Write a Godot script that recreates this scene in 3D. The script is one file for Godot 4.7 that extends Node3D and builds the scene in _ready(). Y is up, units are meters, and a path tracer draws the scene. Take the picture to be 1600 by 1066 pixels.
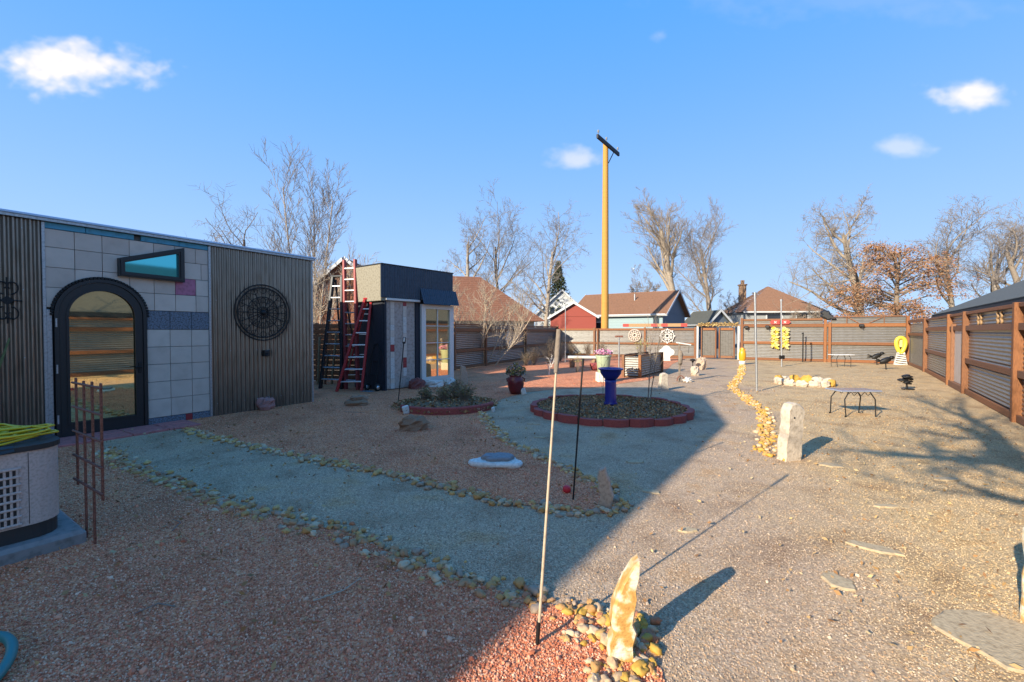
extends Node3D
# ---------------------------------------------------------------- mesh collector
class MB:
	var v := PackedVector3Array()
	var n := PackedVector3Array()
	var idx := PackedInt32Array()
	var c := PackedColorArray()
	var uv := PackedVector2Array()
	func tri(a: Vector3, b: Vector3, d: Vector3) -> void:
		var nn := (b - a).cross(d - a).normalized()
		var k := v.size()
		v.append(a); v.append(b); v.append(d)
		n.append(nn); n.append(nn); n.append(nn)
		idx.append(k); idx.append(k + 2); idx.append(k + 1)
	func quad(a: Vector3, b: Vector3, d: Vector3, e: Vector3) -> void:
		var nn := (b - a).cross(e - a)
		if nn.length_squared() < 1e-14:
			nn = (d - b).cross(e - d)
		nn = nn.normalized()
		var k := v.size()
		v.append(a); v.append(b); v.append(d); v.append(e)
		for i in 4:
			n.append(nn)
		idx.append_array(PackedInt32Array([k, k + 2, k + 1, k, k + 3, k + 2]))
	func box(t: Transform3D, s: Vector3, b := 0.0) -> void:
		var h := s * 0.5
		if b <= 0.0:
			for ax in 3:
				for sg in [-1.0, 1.0]:
					var o := Vector3.ZERO
					o[ax] = sg * h[ax]
					var p := Vector3.ZERO
					p[(ax + 1) % 3] = h[(ax + 1) % 3]
					var q := Vector3.ZERO
					q[(ax + 2) % 3] = h[(ax + 2) % 3] * sg
					quad(t * (o - p - q), t * (o + p - q), t * (o + p + q), t * (o - p + q))
			return
		b = minf(b, minf(h.x, minf(h.y, h.z)) * 0.6)
		var i := h - Vector3(b, b, b)
		for ax in 3:
			for sg in [-1.0, 1.0]:
				var o := Vector3.ZERO
				o[ax] = sg * h[ax]
				var p := Vector3.ZERO
				p[(ax + 1) % 3] = i[(ax + 1) % 3]
				var q := Vector3.ZERO
				q[(ax + 2) % 3] = i[(ax + 2) % 3] * sg
				quad(t * (o - p - q), t * (o + p - q), t * (o + p + q), t * (o - p + q))
		for ax in 3:
			var a1 := (ax + 1) % 3
			var a2 := (ax + 2) % 3
			for s1 in [-1.0, 1.0]:
				for s2 in [-1.0, 1.0]:
					var A := Vector3.ZERO
					A[a1] = s1 * h[a1]; A[a2] = s2 * i[a2]
					var B := Vector3.ZERO
					B[a1] = s1 * i[a1]; B[a2] = s2 * h[a2]
					var L := Vector3.ZERO
					L[ax] = i[ax] * s1 * s2
					quad(t * (A + L), t * (A - L), t * (B - L), t * (B + L))
		for sx in [-1.0, 1.0]:
			for sy in [-1.0, 1.0]:
				for sz in [-1.0, 1.0]:
					var X := t * Vector3(sx * h.x, sy * i.y, sz * i.z)
					var Y := t * Vector3(sx * i.x, sy * h.y, sz * i.z)
					var Z := t * Vector3(sx * i.x, sy * i.y, sz * h.z)
					if sx * sy * sz > 0:
						tri(X, Y, Z)
					else:
						tri(X, Z, Y)
	func bx(x0: float, x1: float, y0: float, y1: float, z0: float, z1: float, b := 0.0) -> void:
		box(Transform3D(Basis(), Vector3((x0 + x1) / 2, (y0 + y1) / 2, (z0 + z1) / 2)), Vector3(absf(x1 - x0), absf(y1 - y0), absf(z1 - z0)), b)
	func tube(pts: Array, rads: Array, sides := 6, cap := true) -> void:
		var m := pts.size()
		var start := v.size()
		var up := Vector3(0.31, 0.17, 0.93)
		var d0: Vector3 = (pts[1] - pts[0]).normalized()
		var x := d0.cross(up)
		if x.length() < 0.1:
			x = d0.cross(Vector3(1, 0, 0))
		x = x.normalized()
		for i in m:
			var dd: Vector3
			if i == 0:
				dd = pts[1] - pts[0]
			elif i == m - 1:
				dd = pts[i] - pts[i - 1]
			else:
				dd = (pts[i + 1] - pts[i]).normalized() + (pts[i] - pts[i - 1]).normalized()
			dd = dd.normalized()
			x = (x - dd * x.dot(dd)).normalized()
			var y := dd.cross(x)
			var r: float = rads[i] if i < rads.size() else rads[rads.size() - 1]
			for k in sides:
				var a := TAU * k / sides
				var nn := x * cos(a) + y * sin(a)
				var P: Vector3 = pts[i]
				v.append(P + nn * r)
				n.append(nn)
		for i in m - 1:
			for k in sides:
				var a := start + i * sides + k
				var b := start + i * sides + (k + 1) % sides
				var a2 := a + sides
				var b2 := b + sides
				idx.append(a); idx.append(a2); idx.append(b)
				idx.append(b); idx.append(a2); idx.append(b2)
		if cap:
			for e in [0, m - 1]:
				var P: Vector3 = pts[e]
				var nn: Vector3 = (pts[0] - pts[1]).normalized() if e == 0 else (pts[m - 1] - pts[m - 2]).normalized()
				var k0 := v.size()
				v.append(P); n.append(nn)
				for k in sides:
					v.append(v[start + e * sides + k]); n.append(nn)
				for k in sides:
					if e == 0:
						idx.append_array(PackedInt32Array([k0, k0 + 1 + k, k0 + 1 + (k + 1) % sides]))
					else:
						idx.append_array(PackedInt32Array([k0, k0 + 1 + (k + 1) % sides, k0 + 1 + k]))
	func lathe(prof: Array, segs := 20, t := Transform3D(), rip := 0.0, nrip := 0) -> void:
		# prof: Vector2(radius, y) bottom to top
		var start := v.size()
		var m := prof.size()
		for i in m:
			var p: Vector2 = prof[i]
			var a: Vector2 = prof[maxi(i - 1, 0)]
			var b: Vector2 = prof[mini(i + 1, m - 1)]
			var tg := (b - a).normalized()
			for k in segs + 1:
				var an := TAU * k / segs
				var rr := p.x * (1.0 + rip * cos(an * nrip))
				v.append(t * Vector3(cos(an) * rr, p.y, sin(an) * rr))
				n.append((t.basis * Vector3(cos(an) * tg.y, -tg.x, sin(an) * tg.y)).normalized())
		for i in m - 1:
			for k in segs:
				var a := start + i * (segs + 1) + k
				var b := a + segs + 1
				idx.append_array(PackedInt32Array([a, a + 1, b, a + 1, b + 1, b]))
	func extrude(poly: PackedVector2Array, z0: float, z1: float, t := Transform3D()) -> void:
		# polygon in local XY, from z0 to z1
		if Geometry2D.is_polygon_clockwise(poly):
			poly = poly.duplicate(); poly.reverse()
		var ti := Geometry2D.triangulate_polygon(poly)
		for i in range(0, ti.size(), 3):
			var a := poly[ti[i]]
			var b := poly[ti[i + 1]]
			var d := poly[ti[i + 2]]
			if (b - a).cross(d - a) < 0:
				var s := b
				b = d; d = s
			tri(t * Vector3(a.x, a.y, z1), t * Vector3(b.x, b.y, z1), t * Vector3(d.x, d.y, z1))
			tri(t * Vector3(a.x, a.y, z0), t * Vector3(d.x, d.y, z0), t * Vector3(b.x, b.y, z0))
		for i in poly.size():
			var a := poly[i]
			var b := poly[(i + 1) % poly.size()]
			quad(t * Vector3(a.x, a.y, z0), t * Vector3(b.x, b.y, z0), t * Vector3(b.x, b.y, z1), t * Vector3(a.x, a.y, z1))
	func ring(outer: PackedVector2Array, inner: PackedVector2Array, z0: float, z1: float, closed := true, t := Transform3D()) -> void:
		var m := outer.size()
		for i in (m if closed else m - 1):
			var j := (i + 1) % m
			var A := outer[i]
			var B := outer[j]
			var a := inner[i]
			var b := inner[j]
			quad(t * Vector3(a.x, a.y, z1), t * Vector3(A.x, A.y, z1), t * Vector3(B.x, B.y, z1), t * Vector3(b.x, b.y, z1))
			quad(t * Vector3(A.x, A.y, z1), t * Vector3(A.x, A.y, z0), t * Vector3(B.x, B.y, z0), t * Vector3(B.x, B.y, z1))
			quad(t * Vector3(a.x, a.y, z0), t * Vector3(a.x, a.y, z1), t * Vector3(b.x, b.y, z1), t * Vector3(b.x, b.y, z0))
	func wave(o: Vector3, along: Vector3, length: float, across: Vector3, nrm: Vector3, period := 0.076, amp := 0.009, per := 8) -> void:
		# corrugated sheet: the ridges run along "across", the profile runs along "along"; 1.2 mm thick
		var steps := int(ceil(length / period * per))
		for side in [1.0, -1.0]:
			var start := v.size()
			for i in steps + 1:
				var s: float = length * i / steps
				var ph := s / period * TAU
				var p: Vector3 = o + along * s + nrm * (amp * sin(ph) + 0.0006 * side)
				var nn: Vector3 = (nrm - along * (amp * cos(ph) * TAU / period)).normalized() * side
				v.append(p); n.append(nn)
				v.append(p + across); n.append(nn)
			for i in steps:
				var a := start + i * 2
				if along.cross(across).dot(nrm) * side > 0:
					idx.append_array(PackedInt32Array([a, a + 1, a + 2, a + 2, a + 1, a + 3]))
				else:
					idx.append_array(PackedInt32Array([a, a + 2, a + 1, a + 2, a + 3, a + 1]))
	func rock(t: Transform3D, s: Vector3, sd: int, rough := 0.25, rows := 7, cols := 10, flat := false) -> void:
		var no := FastNoiseLite.new()
		no.seed = sd
		no.frequency = 0.9
		no.fractal_octaves = 3
		var P := []
		for i in rows + 1:
			var th := PI * i / rows
			var row := []
			for k in cols:
				var ph := TAU * k / cols
				var d := Vector3(sin(th) * cos(ph), cos(th), sin(th) * sin(ph))
				var q := d.abs()
				var bl := pow(pow(q.x, 3.2) + pow(q.y, 3.2) + pow(q.z, 3.2), -1.0 / 3.2)
				var r := lerpf(1.0, bl, 0.6) * (1.0 + rough * no.get_noise_3d(d.x * 1.6, d.y * 1.6, d.z * 1.6) * 2.0)
				row.append(t * (d * r * s * 0.5))
			P.append(row)
		if flat:
			for i in rows:
				for k in cols:
					var k2 := (k + 1) % cols
					if i == 0:
						tri(P[0][0], P[1][k2], P[1][k])
					elif i == rows - 1:
						tri(P[i][k], P[i][k2], P[rows][0])
					else:
						tri(P[i][k], P[i][k2], P[i + 1][k2]); tri(P[i][k], P[i + 1][k2], P[i + 1][k])
			return
		var start := v.size()
		for i in rows + 1:
			for k in cols:
				v.append(P[i][k])
				var up: Vector3 = P[maxi(i - 1, 0)][k]
				var dn: Vector3 = P[mini(i + 1, rows)][k]
				var nn: Vector3 = (P[i][(k + cols - 1) % cols] - P[i][(k + 1) % cols]).cross(up - dn)
				if i == 0 or i == rows:
					nn = t.basis * Vector3(0, 1 if i == 0 else -1, 0)
				n.append(nn.normalized())
		for i in rows:
			for k in cols:
				var a := start + i * cols + k
				var b := start + i * cols + (k + 1) % cols
				idx.append_array(PackedInt32Array([a, a + cols, b, b, a + cols, b + cols]))
	func mesh() -> ArrayMesh:
		var arr := []
		arr.resize(Mesh.ARRAY_MAX)
		arr[Mesh.ARRAY_VERTEX] = v
		arr[Mesh.ARRAY_NORMAL] = n
		if c.size() == v.size():
			arr[Mesh.ARRAY_COLOR] = c
		if uv.size() == v.size():
			arr[Mesh.ARRAY_TEX_UV] = uv
		arr[Mesh.ARRAY_INDEX] = idx
		var m := ArrayMesh.new()
		m.add_surface_from_arrays(Mesh.PRIMITIVE_TRIANGLES, arr)
		return m

# ---------------------------------------------------------------- nodes
var used := {}
func numbered(called: String) -> String:
	if not used.has(called):
		used[called] = 0
		return called
	used[called] += 1
	return "%s_%03d" % [called, used[called]]

func tag(o: Node, label: String, category: String, group := "", kind := "") -> void:
	o.set_meta("label", label)
	o.set_meta("category", category)
	if group != "":
		o.set_meta("group", group)
	if kind != "":
		o.set_meta("kind", kind)

func thing(called: String, label: String, category: String, at := Vector3.ZERO, xdir := Vector3(1, 0, 0), group := "") -> Node3D:
	var o := Node3D.new()
	o.name = numbered(called)
	add_child(o)
	o.transform = frame(at, xdir)
	tag(o, label, category, group)
	return o

func frame(at: Vector3, xdir: Vector3) -> Transform3D:
	var x := Vector3(xdir.x, 0, xdir.z).normalized()
	return Transform3D(Basis(x, Vector3.UP, x.cross(Vector3.UP)), at)

func part(parent: Node, called: String, mb: MB, m: Material, t := Transform3D()) -> MeshInstance3D:
	return partm(parent, called, mb.mesh(), m, t)

func partm(parent: Node, called: String, me: Mesh, m: Material, t := Transform3D()) -> MeshInstance3D:
	var o := MeshInstance3D.new()
	o.name = called
	o.mesh = me
	o.material_override = m
	o.transform = t
	parent.add_child(o, true)
	return o

func single(called: String, mb: MB, m: Material, label: String, category: String, t := Transform3D(), group := "") -> MeshInstance3D:
	var o := part(self, numbered(called), mb, m, t)
	tag(o, label, category, group)
	return o

func setting(called: String, mb: MB, m: Material, kind := "structure") -> MeshInstance3D:
	var o := part(self, numbered(called), mb, m)
	o.set_meta("kind", kind)
	return o

func between(a: Vector3, b: Vector3, roll := Vector3.UP) -> Transform3D:
	# local X runs from a to b, centred
	var x := (b - a).normalized()
	if absf(x.dot(roll)) > 0.98:
		roll = Vector3(0, 0, 1) if absf(x.z) < 0.9 else Vector3(1, 0, 0)
	var z := x.cross(roll).normalized()
	return Transform3D(Basis(x, z.cross(x), z), (a + b) * 0.5)

var beams := 0
func beam(parent: Node, called: String, a: Vector3, b: Vector3, h: float, w: float, m: Material, bevel := 0.006, roll := Vector3.UP) -> MeshInstance3D:
	if m == M.cedar:
		beams += 1
		m = M["cedar_%d" % ((beams * 7 + beams / 3) % 3)] if beams % 4 else m
	var mb := MB.new()
	mb.box(Transform3D(), Vector3(a.distance_to(b), h, w), bevel)
	return part(parent, called, mb, m, between(a, b, roll))

# ---------------------------------------------------------------- materials
var M := {}
var T := {}
func lin(r: float, g: float, b: float) -> Color:
	return Color(r, g, b).linear_to_srgb()

func mat(called: String, r: float, g: float, b: float, rough := 0.8, metal := 0.0, tex: Texture2D = null, scale := Vector3.ONE, nrm: Texture2D = null, nscale := 1.0, world := false) -> StandardMaterial3D:
	var m := StandardMaterial3D.new()
	m.resource_name = called
	m.albedo_color = lin(r, g, b)
	m.roughness = rough
	m.metallic = metal
	if tex or nrm:
		m.uv1_triplanar = true
		m.uv1_world_triplanar = world
		m.uv1_scale = scale
	if tex:
		m.albedo_texture = tex
	if nrm:
		m.normal_enabled = true
		m.normal_texture = nrm
		m.normal_scale = nscale
	M[called] = m
	return m

func noise_tex(size: int, freq: float, stops: Array, sd: int, type := FastNoiseLite.TYPE_SIMPLEX_SMOOTH, oct := 5, normal := false, strength := 4.0, gain := 0.5) -> NoiseTexture2D:
	var no := FastNoiseLite.new()
	no.noise_type = type
	no.frequency = freq
	no.fractal_octaves = oct
	no.fractal_gain = gain
	no.seed = sd
	if type == FastNoiseLite.TYPE_CELLULAR:
		no.fractal_type = FastNoiseLite.FRACTAL_NONE
		no.cellular_return_type = FastNoiseLite.RETURN_DISTANCE if normal else FastNoiseLite.RETURN_CELL_VALUE
		no.cellular_jitter = 1.0
	var t := NoiseTexture2D.new()
	t.width = size
	t.height = size
	t.seamless = true
	t.seamless_blend_skirt = 0.06
	if normal:
		t.as_normal_map = true
		t.bump_strength = strength
		t.invert = type == FastNoiseLite.TYPE_CELLULAR
	elif stops.size():
		var g := Gradient.new()
		var off := PackedFloat32Array()
		var col := PackedColorArray()
		for s in stops:
			off.append(s[0])
			col.append(lin(s[1], s[2], s[3]))
		g.offsets = off
		g.colors = col
		t.color_ramp = g
	t.noise = no
	return t
const SUNDIR := Vector3(0.73, 0.0, -0.68)
func _ready() -> void:
	look()
	make_materials()
	grounds()
	fences()
	workshop()
	shed()
	unseen_shade_house()
	far_houses()
	trees()
	beds()
	borders()
	near_things()
	yard_things()
	far_things()
	chips()

# ---------------------------------------------------------------- camera, sky, sun, exposure
func look() -> void:
	var cam := Camera3D.new()
	cam.name = "camera"
	add_child(cam)
	cam.position = Vector3(0, 1.5, 0)
	cam.rotation.x = -atan(15.0 / 700.0)
	cam.fov = rad_to_deg(2.0 * atan(533.0 / 700.0))
	cam.near = 0.05
	cam.far = 600.0
	cam.current = true
	var env := Environment.new()
	env.background_mode = Environment.BG_SKY
	var sm := ProceduralSkyMaterial.new()
	sm.sky_top_color = lin(0.05, 0.335, 0.95)
	sm.sun_angle_max = 35.0
	sm.sun_curve = 0.9
	sm.sky_horizon_color = lin(0.54, 0.745, 1.0)
	sm.sky_curve = 0.25
	sm.sky_energy_multiplier = 1.0
	sm.ground_bottom_color = lin(0.2, 0.17, 0.13)
	sm.ground_horizon_color = lin(0.35, 0.33, 0.30)
	sm.sky_cover = clouds()
	sm.sky_cover_modulate = Color(1, 1, 1, 1)
	var sky := Sky.new()
	sky.sky_material = sm
	env.sky = sky
	env.background_energy_multiplier = 0.65
	env.tonemap_mode = Environment.TONE_MAPPER_LINEAR
	env.tonemap_exposure = 1.72
	env.sdfgi_enabled = true
	env.ssao_enabled = true
	env.ssil_enabled = true
	var we := WorldEnvironment.new()
	we.name = "world_environment"
	we.environment = env
	add_child(we)
	var sun := DirectionalLight3D.new()
	sun.name = "sun"
	sun.light_energy = 1.58
	sun.light_color = Color(1.0, 0.96, 0.88)
	sun.light_angular_distance = 0.5
	sun.shadow_enabled = true
	add_child(sun)
	var e := deg_to_rad(22.4)
	sun.basis = Basis.looking_at(SUNDIR.normalized() * cos(e) + Vector3.DOWN * sin(e), Vector3.UP)

func clouds() -> ImageTexture:
	var W := 4096
	var H := 2048
	var im := Image.create_empty(W, H, false, Image.FORMAT_RGBA8)
	im.fill(Color(1, 1, 1, 0))
	var no := FastNoiseLite.new()
	no.seed = 11
	no.frequency = 0.012
	no.fractal_octaves = 5
	# centre azimuth and height in degrees, half width and half height as tangents, opacity
	var cl := [[-43.3, 23.1, 0.23, 0.074, 0.85], [45.3, 20.3, 0.098, 0.056, 0.75], [8.4, 20.6, 0.066, 0.028, 0.4], [40.8, 17.2, 0.075, 0.028, 0.3], [18.1, 31.8, 0.028, 0.026, 0.16], [33.0, 30.0, 0.060, 0.018, 0.10], [27.0, 31.5, 0.05, 0.014, 0.08], [36.0, 30.5, 0.5, 0.07, 0.07], [120.0, 24.0, 0.12, 0.045, 0.5], [-110.0, 27.0, 0.14, 0.05, 0.5], [165.0, 22.0, 0.13, 0.045, 0.5]]
	for q in cl:
		var az0: float = deg_to_rad(q[0])
		var turn: float = 0.0 if absf(q[0]) < 60.0 else az0   # the tangent plane each cloud is drawn in
		var c0 := Vector2(tan(az0 - turn), tan(deg_to_rad(q[1])) / cos(az0 - turn))
		var half := rad_to_deg(q[2] * 1.5)
		for y in range(int((0.5 - (q[1] + 8.0) / 180.0) * H), int((0.5 - (q[1] - 8.0) / 180.0) * H)):
			for x in range(int((q[0] - half) / 360.0 * W), int((q[0] + half) / 360.0 * W)):
				var az := (x + 0.5) / W * TAU - turn
				var tx := tan(az)
				var ty := tan((0.5 - (y + 0.5) / H) * PI) / cos(az)
				var dx: float = (tx - c0.x) / q[2]
				var dy: float = (c0.y - ty) / q[3]
				if dy > 0:
					dy *= 1.15
				var nv := no.get_noise_2d(tx * 300.0 + 14.0 * no.get_noise_2d(tx * 900.0, ty * 900.0), ty * 640.0) * 0.85 + no.get_noise_2d(tx * 1500.0 + 900.0, ty * 2600.0) * 0.36
				var d := 1.0 - sqrt(dx * dx + dy * dy) + nv * 0.75
				var a := smoothstep(0.0, 1.0, d)
				if a > 0.004:
					im.set_pixel(posmod(x, W), y, Color(1.0, 0.80, 0.45, a * q[4]))
	return ImageTexture.create_from_image(im)

# ---------------------------------------------------------------- materials
func make_materials() -> void:
	T.pink = noise_tex(2048, 0.05, [[0.0, 0.40, 0.16, 0.08], [0.25, 0.56, 0.26, 0.14], [0.5, 0.68, 0.34, 0.19], [0.72, 0.75, 0.42, 0.25], [0.9, 0.82, 0.55, 0.37], [1.0, 0.50, 0.28, 0.17]], 3, FastNoiseLite.TYPE_CELLULAR)
	T.grey = noise_tex(2048, 0.055, [[0.0, 0.34, 0.29, 0.23], [0.3, 0.46, 0.40, 0.31], [0.55, 0.56, 0.49, 0.38], [0.8, 0.65, 0.58, 0.465], [0.93, 0.76, 0.70, 0.60], [1.0, 0.44, 0.35, 0.25]], 5, FastNoiseLite.TYPE_CELLULAR)
	T.chipn = noise_tex(1024, 0.05, [], 3, FastNoiseLite.TYPE_CELLULAR, 1, true, 7.0)
	T.patch = noise_tex(1024, 0.007, [[0.0, 0.60, 0.50, 0.42], [0.3, 0.84, 0.80, 0.74], [0.5, 0.97, 0.96, 0.94], [0.68, 1.0, 0.97, 0.90], [0.82, 0.98, 0.86, 0.68], [1.0, 0.76, 0.58, 0.42]], 21, FastNoiseLite.TYPE_SIMPLEX_SMOOTH, 6, false, 1.0, 0.6)
	T.mottle = noise_tex(1024, 0.012, [[0.0, 0.55, 0.52, 0.48], [0.45, 0.88, 0.87, 0.86], [1.0, 1, 1, 1]], 8)
	T.soft = noise_tex(512, 0.01, [[0.0, 0.84, 0.83, 0.81], [0.5, 0.95, 0.95, 0.94], [1.0, 1, 1, 1]], 19)
	T.fine = noise_tex(512, 0.09, [[0.0, 0.6, 0.58, 0.55], [0.5, 0.9, 0.9, 0.9], [1.0, 1, 1, 1]], 9)
	T.wood = noise_tex(1024, 0.02, [[0.0, 0.42, 0.36, 0.30], [0.4, 0.78, 0.74, 0.70], [0.7, 1, 0.97, 0.92], [1.0, 0.85, 0.72, 0.6]], 15)
	T.rust = noise_tex(1024, 0.012, [[0.0, 0.30, 0.22, 0.16], [0.3, 0.62, 0.50, 0.40], [0.55, 0.95, 0.93, 0.90], [1.0, 1, 1, 1]], 31)
	T.bump = noise_tex(512, 0.05, [], 12, FastNoiseLite.TYPE_SIMPLEX_SMOOTH, 5, true, 3.0)
	T.shingle = noise_tex(1024, 0.06, [[0.0, 0.5, 0.48, 0.46], [0.35, 0.75, 0.73, 0.7], [0.7, 0.95, 0.93, 0.9], [1.0, 1, 1, 1]], 14, FastNoiseLite.TYPE_CELLULAR)
	T.ochre = noise_tex(512, 0.012, [[0.0, 0.46, 0.22, 0.05], [0.4, 0.58, 0.33, 0.09], [0.55, 0.66, 0.50, 0.28], [0.72, 0.72, 0.64, 0.50], [1.0, 0.76, 0.71, 0.60]], 44)
	for k in ["pink", "grey"]:
		var m := mat("gravel_" + k, 1, 1, 1, 0.92, 0.0, T[k], Vector3.ONE * (0.8 if k == "pink" else 1.0), T.chipn, 0.7 if k == "pink" else 0.4, true)
		m.detail_enabled = true
		m.detail_blend_mode = BaseMaterial3D.BLEND_MODE_MUL
		m.detail_albedo = T.patch
		m.detail_uv_layer = BaseMaterial3D.DETAIL_UV_2
		m.uv2_triplanar = true
		m.uv2_world_triplanar = true
		m.uv2_scale = Vector3.ONE * (0.11 if k == "pink" else 0.14)
	M.gravel_pink.albedo_color = lin(1.0, 0.69, 0.53)
	M.gravel_grey.albedo_color = Color.WHITE
	M.gravel_grey.vertex_color_use_as_albedo = true
	mat("earth", 0.20, 0.16, 0.11, 0.95, 0.0, T.mottle, Vector3.ONE * 0.3, null, 1.0, true)
	mat("steel", 0.27, 0.235, 0.20, 0.28, 0.8, T.mottle, Vector3(1.4, 0.12, 1.4), T.bump, 0.1, true)
	mat("steel_fence", 0.28, 0.265, 0.24, 0.38, 0.65, T.mottle, Vector3(0.35, 1.2, 0.35), null, 1.0, true)
	mat("steel_blue", 0.055, 0.075, 0.105, 0.45, 0.25, T.mottle, Vector3.ONE * 0.6)
	mat("cedar", 0.27, 0.105, 0.036, 0.75, 0.0, T.wood, Vector3(0.35, 6, 6), T.bump, 0.4)
	for k in 3:
		mat("cedar_%d" % k, [0.22, 0.30, 0.25][k], [0.09, 0.12, 0.115][k], [0.035, 0.04, 0.055][k], 0.75, 0.0, T.wood, Vector3(0.35, 6, 6), T.bump, 0.4)
	mat("cedar_old", 0.24, 0.115, 0.055, 0.82, 0.0, T.wood, Vector3(0.35, 6, 6), T.bump, 0.4)
	mat("lumber", 0.42, 0.27, 0.14, 0.8, 0.0, T.wood, Vector3(0.4, 6, 6))
	mat("pole_wood", 0.60, 0.31, 0.065, 0.8, 0.0, T.wood, Vector3(7, 0.22, 7), T.bump, 0.6)
	mat("dark_wood", 0.02, 0.022, 0.03, 0.7, 0.0, T.wood, Vector3(0.4, 5, 5))
	mat("tile_grey", 0.600, 0.490, 0.400, 0.6, 0.0, T.soft, Vector3.ONE * 0.7)
	mat("tile_grey_light", 0.640, 0.525, 0.430, 0.6, 0.0, T.soft, Vector3.ONE * 0.7)
	mat("tile_grey_dark", 0.570, 0.460, 0.375, 0.6, 0.0, T.soft, Vector3.ONE * 0.7)
	mat("tile_pink", 0.48, 0.16, 0.25, 0.5, 0.0, T.mottle, Vector3.ONE)
	mat("tile_slate", 0.15, 0.19, 0.25, 0.5, 0.0, T.rust, Vector3.ONE * 2.5, T.bump, 0.8)
	mat("tile_red", 0.30, 0.03, 0.035, 0.4)
	mat("paver_pink", 0.520, 0.170, 0.150, 0.75, 0.0, T.mottle, Vector3.ONE, T.bump, 0.3)
	mat("fascia_blue", 0.07, 0.32, 0.46, 0.4, 0.1, T.mottle, Vector3.ONE * 0.6)
	mat("fascia_cap", 0.42, 0.55, 0.70, 0.35, 0.4)  # metal cap with the sky's blue reflection put into its base colour
	mat("grout", 0.12, 0.12, 0.12, 0.9)
	mat("black_paint", 0.018, 0.017, 0.017, 0.42)
	mat("black_iron", 0.014, 0.013, 0.013, 0.55, 0.3, T.fine, Vector3.ONE * 3)
	mat("rust_iron", 0.25, 0.095, 0.06, 0.75, 0.1, T.rust, Vector3.ONE * 4)
	mat("door_glass", 0.86, 0.72, 0.44, 0.02, 0.95)  # mirror pane, gold of the sunlit yard's reflection tinted into its colour
	mat("sky_tint_glass", 0.10, 0.50, 0.56, 0.04, 0.85)  # teal stands for sky reflection, painted into the pane colour
	mat("shed_glass", 0.82, 0.66, 0.42, 0.03, 0.92)  # mirror panes, warm tint stands for reflected sunlit ground
	mat("navy", 0.018, 0.021, 0.032, 0.7, 0.0, T.mottle, Vector3.ONE)
	mat("stucco", 0.290, 0.260, 0.195, 0.9, 0.0, T.mottle, Vector3.ONE * 1.2, T.bump, 0.8)
	mat("shed_grey", 0.460, 0.375, 0.320, 0.7, 0.0, T.mottle, Vector3.ONE * 0.8)
	mat("white_paint", 0.800, 0.760, 0.690, 0.55, 0.0, T.fine, Vector3.ONE * 1.0)
	mat("white_tile", 0.66, 0.63, 0.58, 0.45, 0.0, T.mottle, Vector3.ONE * 2)
	mat("red_brick", 0.37, 0.075, 0.06, 0.85, 0.0, T.mottle, Vector3.ONE * 2.2, T.bump, 0.7)
	mat("mulch", 0.200, 0.120, 0.060, 0.95, 0.0, T.fine, Vector3.ONE * 2.0, T.bump, 1.0)
	mat("blue_glaze", 0.012, 0.022, 0.27, 0.14, 0.0, T.fine, Vector3.ONE)
	M.blue_glaze.clearcoat_enabled = true
	M.blue_glaze.clearcoat = 0.6
	mat("maroon_glaze", 0.16, 0.016, 0.022, 0.28, 0.0, T.mottle, Vector3.ONE * 2)
	mat("sage_pot", 0.36, 0.42, 0.27, 0.55)
	mat("sandstone", 0.52, 0.38, 0.27, 0.9, 0.0, T.mottle, Vector3.ONE * 2.2, T.bump, 0.8)
	mat("pale_stone", 0.60, 0.50, 0.38, 0.9, 0.0, T.mottle, Vector3.ONE * 1.1, T.bump, 0.7)
	mat("ochre_stone", 0.86, 0.86, 0.86, 0.85, 0.0, T.ochre, Vector3.ONE * 1.7, T.bump, 0.8)
	mat("flagstone", 0.52, 0.39, 0.23, 0.95, 0.0, T.mottle, Vector3.ONE * 2.0, T.bump, 0.8)
	mat("brown_rock", 0.33, 0.19, 0.11, 0.9, 0.0, T.mottle, Vector3.ONE * 3, T.bump, 1.0)
	mat("pink_rock", 0.44, 0.21, 0.18, 0.9, 0.0, T.mottle, Vector3.ONE * 3, T.bump, 1.0)
	mat("red_rock", 0.25, 0.08, 0.065, 0.9, 0.0, T.mottle, Vector3.ONE * 3, T.bump, 1.0)
	mat("white_stone", 0.780, 0.740, 0.660, 0.75, 0.0, T.mottle, Vector3.ONE * 2, T.bump, 0.5)
	mat("slate_stone", 0.26, 0.26, 0.265, 0.8, 0.0, T.mottle, Vector3.ONE * 2, T.bump, 0.6)
	var pc := [[0.56, 0.29, 0.09], [0.64, 0.38, 0.13], [0.48, 0.26, 0.12], [0.60, 0.40, 0.22], [0.42, 0.30, 0.20], [0.66, 0.48, 0.29], [0.50, 0.20, 0.09], [0.58, 0.33, 0.05]]
	for i in pc.size():
		mat("pebble_%d" % i, pc[i][0], pc[i][1], pc[i][2], 0.7, 0.0, T.mottle, Vector3.ONE * 5)
	mat("ac_beige", 0.620, 0.480, 0.400, 0.5, 0.0, T.fine, Vector3.ONE)
	mat("ac_dark", 0.03, 0.027, 0.024, 0.6)
	mat("ac_pad", 0.27, 0.25, 0.23, 0.8, 0.0, T.mottle, Vector3.ONE, T.bump, 0.2)
	mat("cord_yellow", 0.70, 0.48, 0.01, 0.45)
	mat("hose_teal", 0.02, 0.17, 0.16, 0.4)
	mat("bamboo", 0.52, 0.42, 0.29, 0.5, 0.0, T.mottle, Vector3.ONE * 2)
	mat("galv", 0.48, 0.49, 0.50, 0.4, 0.7, T.mottle, Vector3.ONE * 2)
	mat("alu", 0.62, 0.63, 0.64, 0.35, 0.85)
	mat("ladder_red", 0.50, 0.022, 0.022, 0.5, 0.0, T.mottle, Vector3.ONE * 2)
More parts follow.
